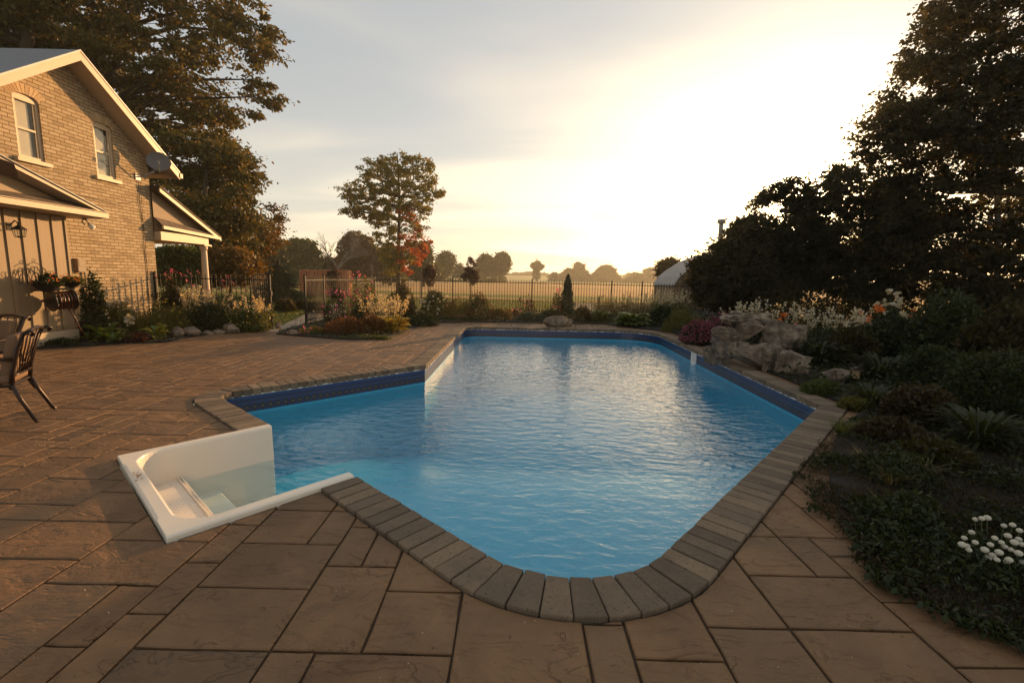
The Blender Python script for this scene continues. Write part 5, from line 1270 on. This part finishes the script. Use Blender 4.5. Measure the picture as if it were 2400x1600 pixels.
# ================================================================== TREES
GT = dict()
tree('huge maple behind the brick house with rust-tinged leaves', [(-160,-150),(560,-150),(600,-40),(640,60),(648,150),(632,230),(600,300),(540,265),(520,290),(575,350),(590,420),(560,470),(480,500),(350,430),(150,300),(-160,260)], 23, 4.2, 1500, 85, .19, 'maple', [(300,660),(262,300),(245,200),(300,60),(340,-60),(360,-140)], .42, .50, 401, nbr=130, flat=.5, holes=.07, name='maple_tree')
tree('maple behind the house roof peak, dark trunks showing above the roof', [(-200,-160),(190,-160),(260,-40),(230,120),(120,130),(-200,140)], 19, 3.0, 520, 85, .17, 'maple', [(60,660),(45,200),(70,60),(90,-100)], .38, .6, 402, nbr=50, flat=.45, holes=.12, name='maple_tree')
tree('mid-height maple crown right behind the porch roof', [(340,330),(440,300),(560,330),(600,400),(590,470),(610,500),(590,560),(560,600),(520,650),(470,640),(455,560),(360,480)], 21, 2.6, 560, 75, .16, 'maple', [(470,665),(475,560),(470,450),(480,360)], .22, .5, 403, nbr=50, flat=.5, holes=.14, name='maple_tree')
tree('small maple with airy crown edge right of the large maple', [(560,450),(600,440),(640,470),(652,510),(645,560),(610,600),(570,640),(540,600),(550,520)], 26, 1.6, 170, 90, .16, 'maple_gold', [(585,670),(590,560),(600,480)], .14, .5, 404, nbr=30, holes=.2, name='maple_tree')
tree('golden brown bushy tree right of the porch column', [(470,600),(520,560),(575,570),(592,620),(585,660),(475,665)], 19, 1.4, 160, 130, .13, 'maple_gold', [(530,672),(530,610)], .12, .45, 405, nbr=20)
tree('bright green shrub tree seen through the porch opening', [(362,560),(450,560),(455,660),(362,660)], 17.5, 1.0, 130, 120, .12, 'green', [(400,668),(405,600)], .1, .4, 406, nbr=14, name='shrub_tree')
def spruce(label, px, yt, Y, r, seed):
    rng = nrand(seed); c = AT(px, yt, Y); H = c.z; t = thing('spruce', label, 'tree', (c.x, Y, 0)); Ps = []; Ax = []; mb = MB(); mb.tube([(c.x, Y, -.05), (c.x, Y, H)], [.09, .015], 7)
    for lv in range(17):
        z = .15+(H-.3)*lv/17; R_ = r*(1-z/H)**.85; nb = 13 if lv < 12 else 8
        for k in range(nb):
            a = rng.uniform(0, 2*math.pi); L = R_*rng.uniform(.75, 1.1); e = Vector((math.cos(a), math.sin(a), 0)); b = Vector((c.x, Y, z)); tip = b+e*L+Vector((0, 0, -.10*L)); mb.tube([b, tip], [.012, .004], 4, cap=False)
            m_ = int(40+90*L); f = rng.uniform(.15, 1, m_)**.7
            for q in f: s = .16*L*(1.1-q)+.03; o = rng.normal(size=3)*s*np.array([1, 1, .35]); p = b.lerp(tip, q); Ps.append([p.x+o[0], p.y+o[1], p.z+o[2]]); Ax.append([e.x+o[0]*3, e.y+o[1]*3, -.15])
    quads_obj('crown', leaf_quads(np.array(Ps), .10, rng, unit(np.array(Ax)), .5, .3), M['spruce'], t); mb.build('trunk', M['bark'], t)
spruce('blue-green spruce beyond the gate', 640, 588, 24, 1.55, 410)
# young trees in the lawn
for i, (px, w, yt, Y, l) in enumerate([(1081, 22, 580, 31, 'young purple-leaf tree standing alone in front of the field'), (985, 17, 600, 30, 'young purple-leaf tree just right of the autumn maple'), (764, 16, 608, 29, 'small purple-leaf tree in front of the hay bales')]):
    c = AT(px, yt, Y); w_ = w
    tree(l, [(px-w*.5, 655), (px-w, 640), (px-w*.75, 615), (px-w*.35, yt+15), (px-w*.1, yt), (px+w*.3, yt+6), (px+w*.7, 612), (px+w, 638), (px+w*.5, 658)], Y, .5, 70, 55, .10, 'purple', [(px, 700), (px, 640), (px, yt+8)], .035, .18, 420+i, nbr=26, name='young_tree', flat=.8)
for i, (px, yt, Y, l) in enumerate([(853, 605, 27, 'thin wooden stake left of the autumn maple'), (967, 618, 27, 'thin pale wooden stake left of the right purple tree')]):
    c = AT(px, yt, Y); mb = MB(); mb.lathe([(.04, -.1), (.04, c.z-.06), (.015, c.z)], (c.x, Y, 0), 8); mb.build('wooden_stake', M['wood'], origin=(c.x, Y, 0), label=l, cat='stake')
# autumn maple in the field edge
def autumn():
    Y = 38
    out = [(912,344),(945,352),(985,352),(1003,385),(1008,420),(1028,445),(1010,475),(985,500),(985,520),(992,560),(978,600),(940,635),(885,635),(866,580),(856,535),(840,505),(800,505),(765,492),(775,475),(800,470),(775,450),(772,425),(800,425),(830,405),(820,380),(845,365),(880,360)]
    red = lambda c: (AT(922, 560, Y).x < c[0]) and (c[2] < 4.8 or c[2] < 7 and noise.noise(Vector(c)*.9+Vector((3,1,0))) > .18) and noise.noise(Vector(c)*.8) > -.3
    tree('tall lone maple turning red on its lower right side', out, Y, 2.8, 620, 48, .18, 'olive', [(915,640),(915,560),(918,480),(915,400),(912,355)], .20, .36, 430, nbr=110, flat=.55, holes=.7, name='maple_tree', mats=[('autumn', 0), ('red', red, 'red leaves on the lower right limbs')])
autumn()
# woodland edge at left distance
wood = [('mass of willowy yellow-green foliage right of the spruce', [(640,560),(660,548),(700,545),(725,556),(732,590),(735,640),(640,640)], 62, 'willow', 440, 150, 110, .32, .9),
 ('dark green tree between spruce and large maple', [(570,600),(590,560),(615,545),(645,560),(655,600),(655,650),(570,650)], 50, 'deep', 441, 130, 110, .28, .8),
 ('dark rounded tree behind the hay bales, left', [(680,600),(720,580),(760,590),(790,585),(800,620),(800,650),(680,650)], 75, 'dark', 442, 150, 100, .4, 1.1),
 ('tall brown-leaved tree left of the autumn maple', [(780,560),(795,535),(820,528),(850,545),(875,575),(880,640),(790,645),(775,600)], 70, 'brownleaf', 443, 180, 100, .36, 1.0),
 ('olive green tree directly behind the autumn maple', [(860,580),(880,560),(910,565),(930,600),(930,645),(860,645)], 72, 'olive', 444, 110, 100, .36, 1.0),
 ('round green tree right of the autumn maple', [(945,575),(960,558),(978,552),(990,570),(994,600),(1000,635),(940,640)], 68, 'far', 445, 140, 100, .34, .9),
 ('low rounded green bush at the field corner', [(975,620),(995,600),(1015,610),(1020,636),(975,640)], 90, 'far', 446, 60, 80, .36, .9),
 ('domed tree at the left end of the far field', [(1003,600),(1008,582),(1028,576),(1043,585),(1044,605),(1030,632),(1006,634)], 120, 'far', 447, 110, 90, .5, 1.3),
 ('small pointed tree between domed tree and the distant pair', [(1036,628),(1045,612),(1055,600),(1062,612),(1078,620),(1080,632),(1036,634)], 150, 'far', 448, 60, 80, .6, 1.4),
 ('left tree of the distant rounded pair', [(1096,630),(1096,600),(1108,582),(1125,580),(1134,596),(1136,630)], 150, 'far', 449, 120, 90, .6, 1.5),
 ('right tree of the distant rounded pair', [(1133,630),(1134,595),(1145,578),(1160,577),(1172,595),(1174,612),(1160,630)], 150, 'far', 450, 130, 90, .6, 1.5),
 ('small lone tree on the far rise', [(1217,612),(1222,602),(1235,598),(1246,606),(1250,616),(1240,620),(1238,636),(1226,636),(1224,618)], 230, 'far', 451, 60, 80, .8, 1.6),
 ('low dark bush right of the lone far tree', [(1258,634),(1262,626),(1275,623),(1285,630),(1286,636)], 230, 'far', 452, 26, 70, .8, 1.6),
 ('far hedge tree with a small pointed top', [(1282,637),(1292,622),(1302,618),(1307,610),(1314,622),(1322,637)], 260, 'far', 453, 60, 80, 1.0, 2.0),
 ('tallest rounded tree of the far hedgerow', [(1312,637),(1316,610),(1325,599),(1338,602),(1344,616),(1356,625),(1362,638)], 260, 'far', 454, 80, 80, 1.0, 2.0),
 ('broad domed tree right in the far hedgerow', [(1355,640),(1368,620),(1380,610),(1395,607),(1412,615),(1425,632),(1436,642)], 260, 'far', 455, 100, 80, 1.0, 2.0),
 ('low flat trees near the right end of the hedgerow', [(1430,644),(1440,634),(1458,624),(1475,630),(1482,645)], 260, 'far', 456, 60, 80, 1.0, 2.0),
 ('pale hazy tree left of the grey barn roof', [(1470,645),(1476,625),(1486,612),(1500,615),(1520,612),(1530,645)], 280, 'far', 457, 70, 80, 1.0, 2.0)]
for l, o, Y, mt, sd, nc, per, lf, rc in wood:
    cx = sum(p[0] for p in o)/len(o); yb = max(p[1] for p in o); yt = min(p[1] for p in o)
    base = AT(cx, yb, Y).z
    if base > .1:   # carry crowns down to the ground
        o = o+[]; 
    nc = int(nc*1.7); rc *= .72
    tree(l, [(x, y if y < yb-12 else y+6) for x, y in o], Y, SZ((max(p[0] for p in o)-min(p[0] for p in o))/2, Y)*.8, nc, per, lf, mt, [(cx, yb+4), (cx, (yb+yt)/2), (cx, yt+6)], .012*Y**.5*2, rc, sd, nbr=14, group=None, flat=.7)
def bare_tree():
    Y = 66; rng = random.Random(8); b = AT(775, 645, Y); t = thing('bare_tree', 'leafless branching tree against the sky behind the hay bales', 'tree', (b.x, Y, 0)); mb = MB()
    def grow(p, d, L, r, k):
        q = p+d*L; mb.tube([p, p.lerp(q, .5)+Vector((rng.gauss(0, .04)*L, rng.gauss(0, .04)*L, 0)), q], [r, r*.85, r*.65], 5, cap=False)
        if k == 0: return
        for _ in range(3 if k > 2 else 2): e = (d+Vector((rng.gauss(0, .55), rng.gauss(0, .45), rng.gauss(.12, .3)))).normalized(); grow(q, e, L*rng.uniform(.62, .85), r*.62, k-1)
    grow(Vector((b.x, Y, 0)), Vector((0, 0, 1)), 2.2, .22, 6); mb.build('trunk', M['barkpale'], t)
bare_tree()
# hedgerow far right distance behind the fields, one mass
def hedgerow():
    rng = nrand(480); n = 26000; x = rng.uniform(-420, 620, n); y = 420+.1*x+rng.normal(size=n)*6; hh = np.array([max(.25, .6+.9*noise.noise(Vector((a*.03, 3, 0)))+.4*noise.noise(Vector((a*.11, 7, 0)))) for a in x]); z = rng.uniform(0, 1, n)**.8*9*hh
    quads_obj('distant_woods', leaf_quads(np.stack([x, y, z], 1), 2.6, rng, None, 1, .7), M['far'], None, (0, 420, 0), kind='stuff', label='low line of distant woods along the horizon', cat='woods')
hedgerow()
def far_hedge():
    rng = nrand(481); n = 16000; x = rng.uniform(20, 118, n); y = 262+.15*x+rng.normal(size=n)*2.5; hh = np.array([max(.15, .5+1.0*noise.noise(Vector((a*.12, 5, 0)))+.5*noise.noise(Vector((a*.4, 9, 0)))) for a in x]); z = rng.uniform(0, 1, n)**.8*5*hh
    quads_obj('distant_hedge', leaf_quads(np.stack([x, y, z], 1), .8, rng, None, 1, .7), M['far'], None, (60, 265, 0), kind='stuff', label='low overgrown hedge joining the far trees across the field', cat='hedge')
    rng = nrand(482); n = 9000; x = rng.uniform(-75, -2, n); y = 132-.25*x+rng.normal(size=n)*2; hh = np.array([max(.1, .3+1.0*noise.noise(Vector((a*.15, 2, 0)))) for a in x]); z = rng.uniform(0, 1, n)**.8*4*hh
    quads_obj('distant_hedge', leaf_quads(np.stack([x, y, z], 1), .5, rng, None, 1, .7), M['far'], None, (-35, 135, 0), kind='stuff', label='low scrub at the foot of the trees left of the lone pair', cat='hedge')
far_hedge()
m = MB(); nx = 40; ny = 10
for j in range(ny+1):
    for i in range(nx+1):
        X = -300+900*i/nx; Y = 240+160*j/ny; m.v.append((X, Y, -.3+3.6*math.sin(math.pi*min(1, j/ny*.62))**2*math.exp(-((X-20)/90)**2)))
m.f = [(j*(nx+1)+i, j*(nx+1)+i+1, (j+1)*(nx+1)+i+1, (j+1)*(nx+1)+i) for j in range(ny) for i in range(nx)]
m.build('hill', simple('crop_green', (.15,.15,.04), .95, .2, .05, .5, .3), smooth=True, kind='structure')
# hay bales
for i in range(6):
    x0 = 694+i*18; a = AT(x0, 619, 34); b = AT(x0+18, 619, 34); h = a.z; mb = MB(); w = b.x-a.x
    mb.box((a.x+.01, 34-.6, -.05), (b.x-.01, 34+.6, h-.02*(i % 3))); mb.build('hay_bale', M['bale'], bevel=.07, origin=((a.x+b.x)/2, 34, 0), label='upright reddish hay bale in the stacked row beyond the gate', cat='hay bale', group='row of hay bales')
# right side trees
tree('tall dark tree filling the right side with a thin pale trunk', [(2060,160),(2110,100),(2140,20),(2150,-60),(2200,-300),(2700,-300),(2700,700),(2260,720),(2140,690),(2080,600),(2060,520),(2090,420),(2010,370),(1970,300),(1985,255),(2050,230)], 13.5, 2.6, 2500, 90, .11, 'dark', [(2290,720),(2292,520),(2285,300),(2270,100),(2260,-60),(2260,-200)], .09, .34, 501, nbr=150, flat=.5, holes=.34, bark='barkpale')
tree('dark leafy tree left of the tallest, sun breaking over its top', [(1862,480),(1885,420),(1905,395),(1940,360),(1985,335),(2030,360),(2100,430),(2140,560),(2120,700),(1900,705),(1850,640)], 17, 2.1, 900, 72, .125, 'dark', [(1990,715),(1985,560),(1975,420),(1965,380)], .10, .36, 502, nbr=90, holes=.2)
tree('rounded dark tree in the middle of the hedge line', [(1700,520),(1735,460),(1770,420),(1800,405),(1835,410),(1862,428),(1890,480),(1910,600),(1890,705),(1720,710),(1690,620)], 18.5, 2.1, 800, 78, .125, 'dark', [(1800,718),(1802,560),(1805,450)], .10, .38, 503, nbr=90, holes=.2)
tree('lower dark bushy tree at the left end of the hedge line', [(1588,640),(1600,590),(1635,560),(1665,545),(1690,500),(1715,480),(1745,520),(1770,620),(1750,715),(1625,722),(1600,690)], 17.5, 1.6, 640, 90, .12, 'dark', [(1690,722),(1690,640),(1700,540)], .10, .40, 504, nbr=40)
tree('small dark tree peeking out left of the barn roof', [(1503,640),(1510,605),(1528,590),(1550,587),(1562,600),(1545,630),(1520,645)], 33, 1.0, 70, 80, .15, 'dark', [(1532,660),(1533,620)], .06, .5, 505, nbr=16, holes=.2)
def barn():
    Y0, Y1 = 26.0, 29.6; xe = AT(1545, 655, Y0).x; zb = AT(1577, 620, Y0).z; xb = AT(1577, 620, Y0).x; xr = AT(1650, 588, Y0).x; zr_ = AT(1620, 588, Y0).z+.15; ze = AT(1545, 655, Y0).z
    pr = [(xe, ze), ((xe+xb)/2-.06, (ze+zb)/2+.06), (xb, zb), ((xb+xr)/2, (zb+zr_)/2+.12), (xr, zr_)]; pr += [(2*xr-x, z) for x, z in pr[:-1][::-1]]
    t = thing('garden_barn', 'small barn with grey corrugated rounded gambrel roof, half hidden by the hedge', 'barn', (xr, Y0, 0)); n = len(pr)
    mb = MB(); vs = [(x, y, z) for y in (Y0-.18, Y1+.1) for x, z in pr]+[(x, y, z-.05) for y in (Y0-.18, Y1+.1) for x, z in pr]
    mb.add(vs, [(i, i+1, n+i+1, n+i) for i in range(n-1)]+[(2*n+i, 3*n+i, 3*n+i+1, 2*n+i+1) for i in range(n-1)]+[(i, 2*n+i, 2*n+i+1, i+1) for i in range(n-1)]); mb.build('roof', M['barnroof'], t)
    mb = MB(); poly = [(xe+.1, -.05)]+[(x+(.06 if x < xr else -.06 if x > xr else 0), z-.07) for x, z in pr]+[(2*xr-xe-.1, -.05)]
    vs = [(x, Y0, z) for x, z in poly]; tr = tessellate_polygon([[Vector((x, z, 0)) for x, z in poly]]); mb.add(vs, tr); mb.add([(x, Y1, z) for x, z in poly], tr); mb.box((xe+.1, Y0+.01, -.05), (xe+.14, Y1-.01, ze-.02)); mb.build('wall', M['board'], t)
    mb = MB(); mb.box((xe+.5, Y0-.03, -.05), (xe+1.5, Y0-.003, 1.9)); mb.build('door', M['wood'], t)
    c = AT(1657, 503, 28); x = AT(1653, 560, 28).x; t2 = thing('flue_pipe', 'tall grey metal flue pipe with wide cap above the hedge', 'chimney', (x, 28, 0)); mb = MB(); mb.lathe([(.13, 0), (.13, c.z-.25)], (x, 28, 0), 14); mb.build('pipe', M['greymetal'], t2)
    mb = MB(); mb.lathe([(.15, 0), (.24, .04), (.24, .22), (.20, .25)], (x, 28, c.z-.28), 14); mb.build('cap', M['greymetal'], t2)
barn()

# ================================================================== HAZE
def haze():
    mt, nt = mat_new('morning_haze'); g = NT(nt); o = g.n('ShaderNodeOutputMaterial')
    v = g.n('ShaderNodeVolumePrincipled', {'Color': (.94,.92,.80,1), 'Density': .0007, 'Anisotropy': .45}); g.L.new(v.outputs[0], o.inputs['Volume'])
    mb = MB(); mb.box((-460, -30, -1.06), (640, 470, 19)); mb.build('haze', mt, kind='stuff', label='thin morning haze over the fields', cat='haze')
haze()
